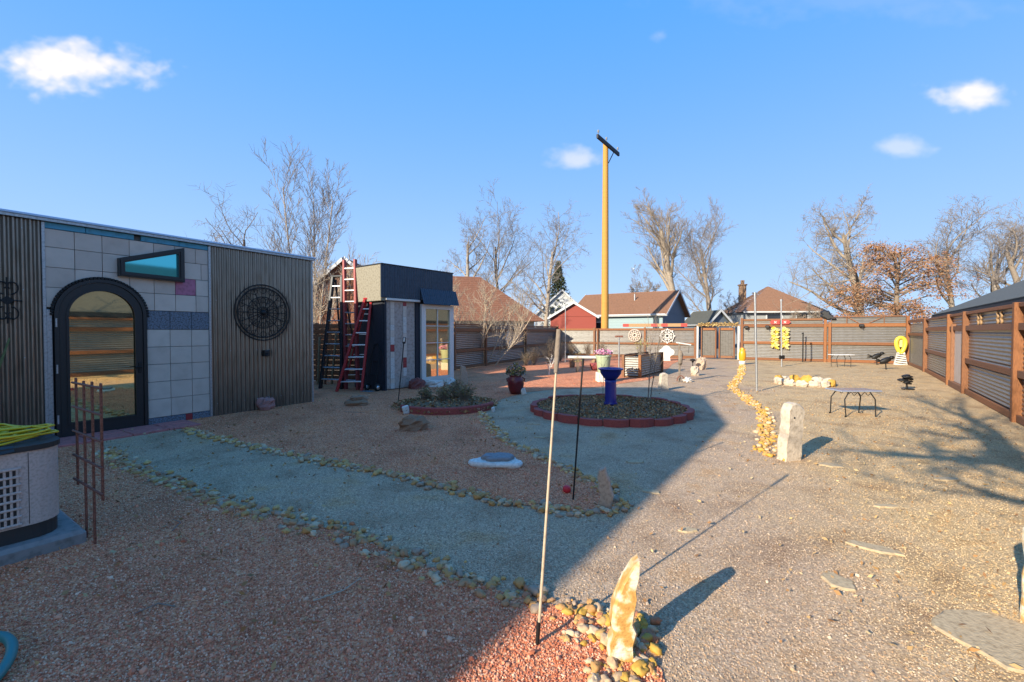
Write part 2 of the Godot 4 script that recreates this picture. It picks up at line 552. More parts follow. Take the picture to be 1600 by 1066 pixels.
	mat("ladder_faded", 0.36, 0.06, 0.055, 0.6, 0.0, T.mottle, Vector3.ONE * 2)
	mat("ladder_black", 0.02, 0.02, 0.022, 0.5)
	mat("signal_red", 0.60, 0.02, 0.03, 0.5)
	mat("plaque_red", 0.48, 0.04, 0.03, 0.6, 0.0, T.mottle, Vector3.ONE * 3)
	mat("yellow_paint", 0.66, 0.50, 0.05, 0.5)
	mat("straw_yellow", 0.62, 0.50, 0.20, 0.85)
	mat("orange_glaze", 0.66, 0.30, 0.015, 0.35)
	mat("leaf_dry", 0.26, 0.14, 0.05, 0.9)
	mat("leaf_russet", 0.34, 0.13, 0.05, 0.85)
	M.leaf_russet.vertex_color_use_as_albedo = true
	M.leaf_russet.albedo_color = Color.WHITE
	mat("leaf_mixed", 1, 1, 1, 0.85)
	M.leaf_mixed.vertex_color_use_as_albedo = true
	mat("bark", 0.250, 0.200, 0.155, 0.95, 0.0, T.mottle, Vector3.ONE * 0.8, T.bump, 0.8)
	mat("bark_pale", 0.380, 0.330, 0.270, 0.9, 0.0, T.rust, Vector3.ONE * 0.9, T.bump, 0.6)
	mat("twig", 0.250, 0.210, 0.185, 0.95)
	mat("twig_tan", 0.290, 0.225, 0.165, 0.95)
	mat("twig_pale", 0.44, 0.35, 0.25, 0.9)
	mat("roof_brown", 0.27, 0.115, 0.062, 0.95, 0.0, T.shingle, Vector3(0.5, 0.9, 0.5), T.bump, 0.8, true)
	mat("roof_tan", 0.30, 0.155, 0.088, 0.95, 0.0, T.shingle, Vector3(0.5, 0.9, 0.5), null, 1.0, true)
	mat("roof_grey", 0.105, 0.11, 0.10, 0.95, 0.0, T.shingle, Vector3(0.7, 0.9, 0.7), null, 1.0, true)
	mat("siding_blue", 0.30, 0.40, 0.42, 0.7, 0.0, T.fine, Vector3.ONE * 0.6)
	mat("siding_slate", 0.13, 0.16, 0.20, 0.7, 0.0, T.fine, Vector3.ONE * 0.6)
	mat("siding_white", 0.66, 0.66, 0.65, 0.7, 0.0, T.fine, Vector3.ONE * 0.6)
	mat("siding_grey", 0.36, 0.37, 0.37, 0.7, 0.0, T.fine, Vector3.ONE * 0.6)
	mat("siding_red", 0.330, 0.060, 0.038, 0.7, 0.0, T.fine, Vector3.ONE * 0.6)
	mat("siding_tan", 0.38, 0.31, 0.23, 0.8, 0.0, T.fine, Vector3.ONE * 0.6)
	mat("brick_tan", 0.40, 0.25, 0.15, 0.9, 0.0, T.shingle, Vector3.ONE)
	mat("table_top", 0.60, 0.62, 0.68, 0.08, 0.6)
	mat("window_dark", 0.03, 0.035, 0.045, 0.08)

# ---------------------------------------------------------------- ground
const PINK_NEAR := [[-4.95, -5.42], [-3.56, -4.5], [-2.69, -3.98], [-2.13, -3.69], [-1.59, -3.45], [-1.18, -3.28], [-0.88, -3.04], [-0.62, -2.87], [-0.4, -2.75], [-0.15, -2.59], [0.11, -2.46], [0.36, -2.36], [0.56, -2.22], [0.66, -1.95], [0.6, -1.4], [0.2, 1.5], [-5.2, 1.5], [-7.4, -4.4], [-6.45, -5.95], [-5.7, -6.2]]
const PINK_FAR := [[-5.05, -6.85], [-3.3, -5.74], [-2.21, -5.12], [-1.44, -4.76], [-0.96, -4.46], [-0.48, -4.17], [-0.06, -3.9], [0.27, -3.76], [0.53, -3.69], [0.79, -3.65], [0.95, -3.83], [0.91, -4.22], [0.67, -4.66], [0.44, -5.12], [0.16, -5.59], [-0.09, -6.08], [-0.36, -7.11], [-0.55, -8.4], [-0.25, -9.8], [0.35, -11.0], [1.2, -11.6], [2.3, -12.0], [3.1, -12.8], [4.2, -13.8], [5.6, -16.4], [7.4, -20.6], [9.7, -24.9], [6.2, -26.6], [2.9, -28.1], [-2.2, -17.1], [-5.2, -14.5], [-6.5, -12.5], [-4.3, -9.45], [-5.75, -7.1]]
func pv(a: Array) -> PackedVector2Array:
	var p := PackedVector2Array()
	for q in a:
		p.append(Vector2(q[0], q[1]))
	return p

func sheet(poly: PackedVector2Array, y: float) -> MB:
	var mb := MB.new()
	var ti := Geometry2D.triangulate_polygon(poly)
	for i in range(0, ti.size(), 3):
		var a := poly[ti[i]]
		var b := poly[ti[i + 1]]
		var d := poly[ti[i + 2]]
		if (b - a).cross(d - a) > 0:
			var s := b
			b = d; d = s
		mb.tri(Vector3(a.x, y, a.y), Vector3(b.x, y, b.y), Vector3(d.x, y, d.y))
	return mb

const SEAM := [[-29.0, 13.5], [-20.0, 10.3], [-15.65, 8.0], [-12.0, 5.9], [-10.0, 5.27], [-8.6, 4.8], [-7.6, 4.35], [-6.45, 3.65], [-5.5, 3.1], [-4.0, 2.5], [-2.0, 1.7], [6.0, 1.7]]
var seam_noise: FastNoiseLite
func gravel_tint(x: float, z: float) -> Color:
	if seam_noise == null:
		seam_noise = FastNoiseLite.new()
		seam_noise.seed = 5
		seam_noise.frequency = 0.35
	var xb := 1.7
	for i in SEAM.size() - 1:
		if z >= SEAM[i][0] and z <= SEAM[i + 1][0]:
			xb = lerpf(SEAM[i][1], SEAM[i + 1][1], (z - SEAM[i][0]) / (SEAM[i + 1][0] - SEAM[i][0]))
	var w := smoothstep(-0.7, 0.9, x - xb + seam_noise.get_noise_2d(x, z) * 1.3)
	return Color(0.87, 0.675, 0.53).lerp(Color(1.0, 0.77, 0.49), w)

func grounds() -> void:
	setting("ground", sheet(pv([[-300, 120], [300, 120], [300, -400], [-300, -400]]), -0.02), M.earth)
	# open yard: grey crusher fines on the path side, tan gravel past the golden pebbles, mixed along the seam
	var mb := MB.new()
	var nx := 90
	var nz := 100
	for j in nz + 1:
		for i in nx + 1:
			var p := Vector3(-12.0 + 31.0 * i / nx, 0.0, 6.0 - 35.0 * j / nz)
			mb.v.append(p)
			mb.n.append(Vector3.UP)
			mb.c.append(gravel_tint(p.x, p.z))
	for j in nz:
		for i in nx:
			var k := j * (nx + 1) + i
			mb.idx.append_array(PackedInt32Array([k, k + nx + 1, k + 1, k + 1, k + nx + 1, k + nx + 2]))
	setting("gravel_yard", mb, M.gravel_grey)
	setting("gravel_bed", sheet(pv(PINK_NEAR), 0.006), M.gravel_pink)
	setting("gravel_bed", sheet(pv(PINK_FAR), 0.006), M.gravel_pink)

# ---------------------------------------------------------------- fences
func corr_panel(parent: Node, x0: float, x1: float, y0: float, y1: float, z: float, m: Material, vertical := false, called := "corrugated_sheet") -> void:
	var mb := MB.new()
	if vertical:
		mb.wave(Vector3(x0, y0, z), Vector3.RIGHT, x1 - x0, Vector3(0, y1 - y0, 0), Vector3(0, 0, 1))
	else:
		mb.wave(Vector3(x0, y0, z), Vector3.UP, y1 - y0, Vector3(x1 - x0, 0, 0), Vector3(0, 0, 1))
	part(parent, called, mb, m)

func post(parent: Node, x: float, y1: float, m: Material, w := 0.1, z := 0.05, y0 := -0.02) -> void:
	beam(parent, "post", Vector3(x, y0, z), Vector3(x, y1, z), w, w, m)

func rail(parent: Node, x0: float, x1: float, y: float, h: float, m: Material, z := 0.045, w := 0.045, called := "rail") -> void:
	beam(parent, called, Vector3(x0, y, z), Vector3(x1, y, z), h, w, m)

func fences() -> void:
	var A := Vector3(2.84, 0, -28.3)
	var B := Vector3(10.29, 0, -25.0)
	var t := thing("corrugated_fence", "rust-railed corrugated metal fence in sun between the shaded fence and the double gate", "fence", A, B - A)
	var L := A.distance_to(B)
	var px := [0.06, 2.40, 5.38, L - 0.06]
	for i in 3:
		corr_panel(t, px[i] + 0.06, px[i + 1] - 0.06, 0.06, 1.56, 0.0, M.steel_fence)
		for y in [[1.62, 0.12], [0.80, 0.12], [0.07, 0.12]]:
			rail(t, px[i] + 0.055, px[i + 1] - 0.055, y[0], y[1], M.cedar)
	for x in px:
		post(t, x, 1.74, M.cedar, 0.11)
	post(t, 2.62, 1.66, M.cedar, 0.09, 0.10)
	# gate
	A = B
	B = Vector3(12.14, 0, -23.8)
	L = A.distance_to(B)
	t = thing("double_gate", "double gate of upright corrugated panels framed in rusty timber with twig arch", "gate", A, B - A)
	post(t, 0.08, 1.78, M.galv, 0.1)
	post(t, L - 0.08, 1.78, M.galv, 0.1)
	for k in 2:
		var x0 := 0.2 + k * (L - 0.4) / 2 + 0.015
		var x1 := x0 + (L - 0.4) / 2 - 0.03
		corr_panel(t, x0 + 0.1, x1 - 0.1, 0.12, 1.6, 0.0, M.steel_fence, true)
		beam(t, "gate_stile", Vector3(x0 + 0.07, 0.05, 0.045), Vector3(x0 + 0.07, 1.70, 0.045), 0.13, 0.05, M.cedar)
		beam(t, "gate_stile", Vector3(x1 - 0.07, 0.05, 0.045), Vector3(x1 - 0.07, 1.70, 0.045), 0.13, 0.05, M.cedar)
		rail(t, x0 + 0.135, x1 - 0.135, 1.63, 0.13, M.cedar)
		rail(t, x0 + 0.135, x1 - 0.135, 0.12, 0.13, M.cedar)
	rail(t, 0.0, L, 1.83, 0.06, M.lumber, 0.045, 0.06, "top_bar")
	# sunny fence beyond the gate
	A = B
	B = Vector3(18.1, 0, -20.4)
	L = A.distance_to(B)
	t = thing("corrugated_fence", "sunlit corrugated fence beyond the gate with an extra strip along its top", "fence", A, B - A)
	px = [0.07, 3.70, L - 0.07]
	for i in 2:
		corr_panel(t, px[i] + 0.07, px[i + 1] - 0.07, 0.06, 1.72, 0.0, M.steel_fence)
		for y in [[1.80, 0.16], [0.92, 0.14], [0.08, 0.13]]:
			rail(t, px[i] + 0.065, px[i + 1] - 0.065, y[0], y[1], M.cedar)
	rail(t, 0.13, 3.6, 2.10, 0.10, M.cedar_old)
	corr_panel(t, 0.14, 3.6, 1.88, 2.05, 0.0, M.steel_fence)
	corr_panel(t, 3.95, L - 0.14, 1.88, 2.18, 0.0, M.steel_fence)
	rail(t, 3.9, L - 0.1, 2.21, 0.05, M.cedar)
	beam(t, "brace", Vector3(4.6, 2.17, 0.05), Vector3(5.0, 1.90, 0.05), 0.035, 0.02, M.cedar)
	beam(t, "brace", Vector3(5.4, 1.90, 0.05), Vector3(5.9, 2.17, 0.05), 0.035, 0.02, M.cedar)
	for x in [4.55, 5.95]:
		beam(t, "brace", Vector3(x, 1.88, 0.045), Vector3(x, 2.18, 0.045), 0.05, 0.03, M.cedar)
	for x in px:
		post(t, x, 2.2, M.cedar, 0.12)
	post(t, 3.88, 1.95, M.cedar, 0.11, 0.08)
	# shaded fence between shed and corner
	A = Vector3(-4.2, 0, -13.05)
	B = Vector3(2.84, 0, -28.3)
	L = A.distance_to(B)
	var D := L - 12.24
	t = thing("corrugated_fence", "shaded corrugated fence with dark timber rails behind the flower urn", "fence", A, B - A)
	px = [0.06, D + 0.06, D + 2.6, D + 7.07, L - 0.06]
	for i in 4:
		corr_panel(t, px[i] + 0.06, px[i + 1] - 0.06, 0.05, 1.50, 0.0, M.steel_fence)
		corr_panel(t, px[i] + 0.06, px[i + 1] - 0.06, 1.62, 1.74, 0.0, M.steel_fence)
		for y in [[1.56, 0.12], [0.74, 0.12], [0.06, 0.10], [1.78, 0.06]]:
			rail(t, px[i] + 0.055, px[i + 1] - 0.055, y[0], y[1], M.cedar_old)
	for x in px:
		post(t, x, 1.86, M.cedar_old, 0.11)
	# long side fence toward the camera
	A = Vector3(2.6, 0, 0.28)
	B = Vector3(15.43, 0, -16.64)
	L = A.distance_to(B)
	var O := L - 11.63
	# seen from its outer face the local x runs away from the camera; its yard side is -z, so build on that side
	t = thing("corrugated_fence", "long side fence of rusty rails and corrugated sheets below the grey garage roof", "fence", B, A - B)
	var xs := [0.06, L - O - 6.45, L - O - 4.25, L - O + 0.02, L - O + 3.6, L - O + 7.2, L - 0.06]
	for i in xs.size() - 1:
		var a: float = xs[i] + 0.06
		var b: float = xs[i + 1] - 0.06
		if i == 1:
			# the grey board gate panel
			var mb := MB.new()
			mb.bx(a + 0.55, b - 0.1, 0.16, 1.62, -0.01, 0.03, 0.005)
			part(t, "grey_board", mb, M.tile_grey)
			mb = MB.new()
			mb.bx(a + 0.2, b, 0.0, 0.16, -0.02, 0.10, 0.01)
			part(t, "kick_board", mb, M.cedar_old)
			corr_panel(t, a + 0.02, a + 0.5, 0.05, 1.62, 0.0, M.steel_fence)
			beam(t, "stile", Vector3(a + 0.52, 0, 0.05), Vector3(a + 0.52, 1.7, 0.05), 0.1, 0.05, M.cedar)
		else:
			corr_panel(t, a, b, 0.06, 1.52, 0.0, M.steel_fence)
			rail(t, a, b, 0.80, 0.12, M.cedar)
			rail(t, a, b, 0.07, 0.12, M.cedar)
		rail(t, a, b, 1.58, 0.12, M.cedar)
		corr_panel(t, a, b, 1.645, 1.90, 0.0, M.steel_fence)
		rail(t, a, b, 1.935, 0.07, M.cedar)
	for x in xs:
		post(t, x, 1.98, M.cedar, 0.13)
	for x in [L - O - 3.07, L - O - 2.8, L - O - 1.42, L - O - 1.15]:
		var pts := []
		for k in 13:
			pts.append(Vector3(x + 0.035 * sin(k * 1.15), 1.66 + k * 0.019, 0.03))
		var mb := MB.new()
		mb.tube(pts, [0.022], 6)
		part(t, "turned_spindle", mb, M.lumber)
	# short return with an upright panel
	A = Vector3(15.43, 0, -16.64)
	B = Vector3(18.1, 0, -20.4)
	L = A.distance_to(B)
	t = thing("corrugated_fence", "short return fence of upright corrugated sheet beside the yellow loop ornament", "fence", B, A - B)
	corr_panel(t, 0.12, L - 0.12, 0.12, 1.32, 0.0, M.steel_fence, true)
	corr_panel(t, 0.12, L - 0.12, 1.45, 1.85, 0.0, M.steel_fence)
	rail(t, 0.1, L - 0.1, 1.38, 0.11, M.cedar)
	rail(t, 0.1, L - 0.1, 0.07, 0.12, M.cedar)
	rail(t, 0.1, L - 0.1, 1.93, 0.12, M.cedar)
	rail(t, 0.3, L - 0.4, 2.28, 0.05, M.cedar)
	for x in [0.4, 1.5, 2.6, 3.7]:
		beam(t, "picket", Vector3(x, 1.99, 0.045), Vector3(x - 0.08, 2.25, 0.045), 0.06, 0.03, M.cedar)
	for x in [0.06, L - 0.06]:
		post(t, x, 2.0, M.cedar, 0.12)
	# stacked timber fence in the gap behind the ladders
	A = Vector3(-7.6, 0, -13.6)
	B = Vector3(-4.3, 0, -13.4)
	t = thing("plank_fence", "brown board fence in the gap behind the ladders", "fence", A, B - A)
	for k in 11:
		beam(t, "plank", Vector3(0, 0.1 + k * 0.155, 0), Vector3(3.3, 0.1 + k * 0.155, 0), 0.148, 0.025, M.cedar_old if k % 3 else M.cedar)
	for x in [0.1, 1.7, 3.2]:
		beam(t, "post", Vector3(x, 0, -0.07), Vector3(x, 1.75, -0.07), 0.09, 0.09, M.cedar_old)
# ---------------------------------------------------------------- workshop with the arched door
func arch(cx: float, half: float, spring: float, bottom: float, seg := 24) -> PackedVector2Array:
	# counter-clockwise from bottom right round the arch to bottom left
	var p := PackedVector2Array()
	p.append(Vector2(cx + half, bottom))
	for k in seg + 1:
		var a := PI * k / seg
		p.append(Vector2(cx + half * cos(a), spring + half * sin(a)))
	p.append(Vector2(cx - half, bottom))
	return p

func workshop() -> void:
	var t := thing("workshop", "flat-roofed workshop with corrugated steel and grey tile front and arched glass door", "building", Vector3(-4.26, 0, -9.52), Vector3(0.525, 0, -0.851))
	var mb := MB.new()
	mb.bx(-5.4, -0.03, 0.0, 2.98, -5.0, -0.03)
	part(t, "wall", mb, M.grout)
	mb = MB.new()
	mb.bx(-5.5, 0.06, 2.995, 3.03, -5.1, 0.07)
	part(t, "roof", mb, M.galv)
	mb = MB.new()
	mb.bx(-5.5, 0.07, 3.032, 3.065, -0.02, 0.085, 0.006)
	part(t, "roof_cap", mb, M.fascia_cap)
	# corrugated steel sheets
	for s in [[-5.4, -4.62], [-4.62, -4.02], [-1.965, -1.03], [-1.03, 0.0]]:
		mb = MB.new()
		mb.wave(Vector3(s[0], 0.0, 0.012), Vector3.RIGHT, s[1] - s[0], Vector3(0, 2.99, 0), Vector3(0, 0, 1), 0.078, 0.015)
		part(t, "corrugated_sheet", mb, M.steel)
		mb = MB.new()
		for y in [0.22, 1.15, 2.05, 2.86]:
			var sx: float = ceil(s[0] / 0.234) * 0.234
			while sx < s[1] - 0.02:
				mb.lathe([Vector2(0.008, 0.0), Vector2(0.007, 0.004), Vector2(0.0, 0.006)], 7, Transform3D(Basis(Vector3(1, 0, 0), PI / 2), Vector3(sx, y, 0.026)))
				sx += 0.234
		part(t, "screw_heads", mb, M.galv).set_meta("kind", "stuff")
	mb = MB.new()
	mb.wave(Vector3(-0.012, 0.0, -4.9), Vector3(0, 0, 1), 4.9, Vector3(0, 2.99, 0), Vector3(1, 0, 0), 0.078, 0.012)
	part(t, "corrugated_sheet", mb, M.steel)
	for x in [-4.015, -1.968, 0.004]:
		mb = MB.new()
		mb.bx(x - 0.018, x + 0.018, 0.0, 2.985, 0.0, 0.03, 0.004)
		part(t, "corner_strip", mb, M.galv)
	# tiles: upper field, then the columns beside the door
	var rng := RandomNumberGenerator.new()
	rng.seed = 4
	var tiles := [M.tile_grey, M.tile_grey_light, M.tile_grey_dark]
	var xs := [-4.0, -3.70, -3.40, -3.08, -2.77, -2.48, -2.18, -1.985]
	var ys := [1.83, 2.105, 2.38, 2.655, 2.905]
	for i in 7:
		for j in 4:
			var m: Material = tiles[rng.randi() % 3]
			if i == 5 and j == 1:
				m = M.tile_pink
			if i > 0 and i < 3 and j == 0:
				continue
			mb = MB.new()
			var x0: float = xs[i] + 0.003
			var x1: float = xs[i + 1] - 0.003
			if j == 2 and i == 5:
				x1 = -2.10
			if j == 2 and i == 6:
				x0 = -2.094
			mb.bx(x0, x1, ys[j] + 0.003, ys[j + 1] - 0.003, -0.03, 0.012 + rng.randf() * 0.002, 0.003)
			part(t, "tile", mb, m)
	xs = [-2.875, -2.565, -2.255, -1.985]
	ys = [0.115, 0.41, 0.69, 0.97, 1.25, 1.53, 1.827]
	for i in 3:
		for j in 6:
			mb = MB.new()
			mb.bx(xs[i] + 0.003, xs[i + 1] - 0.003, ys[j] + 0.003, ys[j + 1] - 0.003, -0.03, (0.016 if j == 5 else 0.012) + rng.randf() * 0.002, 0.003)
			part(t, "tile", mb, M.tile_slate if j == 5 else tiles[rng.randi() % 3])
	for s in [[-2.875, -2.36, M.tile_slate], [-2.355, -2.26, M.tile_red], [-2.255, -1.985, M.tile_slate]]:
		mb = MB.new()
		mb.bx(s[0], s[1], 0.0, 0.11, -0.03, 0.014, 0.003)
		part(t, "base_tile", mb, s[2])
	for s in [[-4.0, -3.58], [-3.575, -3.02], [-2.93, -2.42], [-2.415, -1.985]]:
		mb = MB.new()
		mb.bx(s[0], s[1], 2.91, 2.99, -0.03, 0.014, 0.003)
		part(t, "trim_tile", mb, M.fascia_blue)
	# door
	mb = MB.new()
	mb.ring(arch(-3.41, 0.52, 1.74, 0.0), arch(-3.41, 0.475, 1.74, 0.0), -0.02, 0.06, false)
	var frame_ := part(t, "door_frame", mb, M.black_paint)
	var d := MB.new()
	var o := arch(-3.41, 0.47, 1.74, 0.02)
	var inn := arch(-3.41, 0.385, 1.72, 0.20)
	d.ring(o, inn, -0.02, 0.045, true)
	var door := part(t, "door", d, M.black_paint)
	mb = MB.new()
	mb.extrude(arch(-3.41, 0.384, 1.72, 0.201), 0.008, 0.016)
	part(door, "pane", mb, M.door_glass)
	mb = MB.new()
	mb.ring(arch(-3.41, 0.400, 1.72, 0.185), arch(-3.41, 0.372, 1.72, 0.213), 0.045, 0.055, true)
	part(door, "glazing_bead", mb, M.black_paint)
	mb = MB.new()
	mb.bx(-3.005, -2.965, 0.86, 1.02, 0.045, 0.056, 0.004)
	mb.tube([Vector3(-2.985, 0.95, 0.05), Vector3(-2.985, 0.95, 0.10), Vector3(-3.07, 0.95, 0.105)], [0.011, 0.011, 0.009], 8)
	part(door, "handle", mb, M.black_iron)
	for y in [0.28, 0.98, 1.62]:
		mb = MB.new()
		mb.tube([Vector3(-3.915, y - 0.06, 0.068), Vector3(-3.915, y + 0.06, 0.068)], [0.012], 8)
		part(door, "hinge", mb, M.galv)
	mb = MB.new()
	for k in 41:
		var a := PI * k / 40.0
		mb.box(Transform3D(Basis(Vector3(0, 0, 1), a), Vector3(-3.41 + 0.54 * cos(a), 1.74 + 0.54 * sin(a), 0.02)), Vector3(0.036, 0.036, 0.06), 0.005)
	part(t, "arch_moulding", mb, M.black_iron)
	mb = MB.new()
	mb.bx(-4.0, -3.945, 0.0, 1.80, -0.03, 0.028, 0.004)
	part(t, "door_post", mb, M.galv)
	# window
	var wo := pv([[-3.23, 2.335], [-2.37, 2.315], [-2.37, 2.885], [-3.23, 2.60]])
	var wi := pv([[-3.155, 2.405], [-2.455, 2.39], [-2.455, 2.775], [-3.155, 2.545]])
	mb = MB.new()
	mb.ring(wo, wi, 0.0, 0.085)
	var win := part(t, "window", mb, M.black_paint)
	mb = MB.new()
	mb.ring(pv([[-3.21, 2.355], [-2.39, 2.335], [-2.39, 2.855], [-3.21, 2.58]]), pv([[-3.18, 2.382], [-2.43, 2.365], [-2.43, 2.81], [-3.18, 2.56]]), 0.085, 0.10)
	part(win, "frame_step", mb, M.black_paint)
	mb = MB.new()
	mb.extrude(pv([[-3.16, 2.40], [-2.45, 2.385], [-2.45, 2.78], [-3.16, 2.55]]), 0.03, 0.04)
	part(win, "pane", mb, M.sky_tint_glass)
	# pavers in front of the door
	var pr := thing("paver_step", "dusty pink paver step at the arched door", "paver", t.transform * Vector3(-3.3, 0, 0.35), Vector3(0.525, 0, -0.851))
	for k in 4:
		for j in 2:
			mb = MB.new()
			mb.bx(-0.86 + k * 0.44, -0.43 + k * 0.44, -0.02, 0.03 + 0.004 * ((k + j) % 2), -0.28 + j * 0.305, 0.015 + j * 0.305, 0.008)
			part(pr, "paver", mb, M.paver_pink)
	# wheel ornament
	var w := thing("wheel_ornament", "large round black openwork metal wheel hung on corrugated wall", "wall art", t.transform * Vector3(-1.06, 1.86, 0.06), Vector3(0.525, 0, -0.851))
	for r in [0.53, 0.475, 0.30, 0.11]:
		var pts := []
		for k in 49:
			var a := TAU * k / 48
			pts.append(Vector3(cos(a) * r, sin(a) * r, 0))
		mb = MB.new()
		mb.tube(pts, [0.012 if r > 0.4 else 0.008], 6, false)
		part(w, "ring", mb, M.black_iron)
	for k in 16:
		var a := TAU * k / 16
		mb = MB.new()
		var e := Vector3(cos(a), sin(a), 0)
		var f := Vector3(-sin(a), cos(a), 0)
		mb.tube([e * 0.04, e * 0.47], [0.008, 0.007], 5)
		for q in [[0.18, 0.05], [0.36, 0.07]]:
			for sg in [-1.0, 1.0]:
				var pts := []
				for j in 7:
					var u: float = j / 6.0
					pts.append(e * (q[0] + u * 0.11) + f * sg * sin(u * PI) * q[1])
				mb.tube(pts, [0.006], 4)
		part(w, "spoke", mb, M.black_iron)
	mb = MB.new()
	mb.lathe([Vector2(0.0, 0.0), Vector2(0.05, 0.0), Vector2(0.05, 0.02), Vector2(0.03, 0.035), Vector2(0.0, 0.04)], 14, Transform3D(Basis(Vector3(1, 0, 0), PI / 2), Vector3.ZERO))
	part(w, "hub", mb, M.black_iron)
	# scroll ornament at the wall's end
	w = thing("scroll_ornament", "black wrought iron scroll ornament on corrugated wall beside the arched door", "wall art", t.transform * Vector3(-4.36, 1.9, 0.045), Vector3(0.525, 0, -0.851))
	for sg in [-1.0, 1.0]:
		for sh in [-1.0, 1.0]:
			mb = MB.new()
			var pts := []
			for k in 15:
				var a := k * 0.42
				var r := 0.10 * (1.0 - k / 18.0)
				pts.append(Vector3(sh * (0.02 + r * sin(a) * 0.8 + 0.015), sg * (0.07 + 0.11 + r * -cos(a)), 0))
			mb.tube(pts, [0.009], 5)
			part(w, "scroll", mb, M.black_iron)
	mb = MB.new()
	mb.box(Transform3D(Basis(Vector3(0, 0, 1), PI / 4), Vector3.ZERO), Vector3(0.09, 0.09, 0.012), 0.003)
	mb.tube([Vector3(0, -0.3, 0), Vector3(0, 0.3, 0)], [0.009], 6)
	mb.tube([Vector3(-0.13, 0, 0), Vector3(0.13, 0, 0)], [0.008], 6)
	part(w, "stem", mb, M.black_iron)
	# small outlet box
	w = thing("wall_lamp", "small black box lamp low on the corrugated wall", "lamp", t.transform * Vector3(-1.02, 1.08, 0.03), Vector3(0.525, 0, -0.851))
	mb = MB.new()
	mb.bx(-0.05, 0.05, -0.06, 0.06, 0.0, 0.09, 0.008)
	part(w, "housing", mb, M.black_paint)
	mb = MB.new()
	mb.tube([Vector3(0.0, 0.0, 0.085), Vector3(-0.03, -0.02, 0.14), Vector3(-0.07, -0.03, 0.15)], [0.015, 0.015, 0.012], 7)
	part(w, "nozzle", mb, M.black_iron)

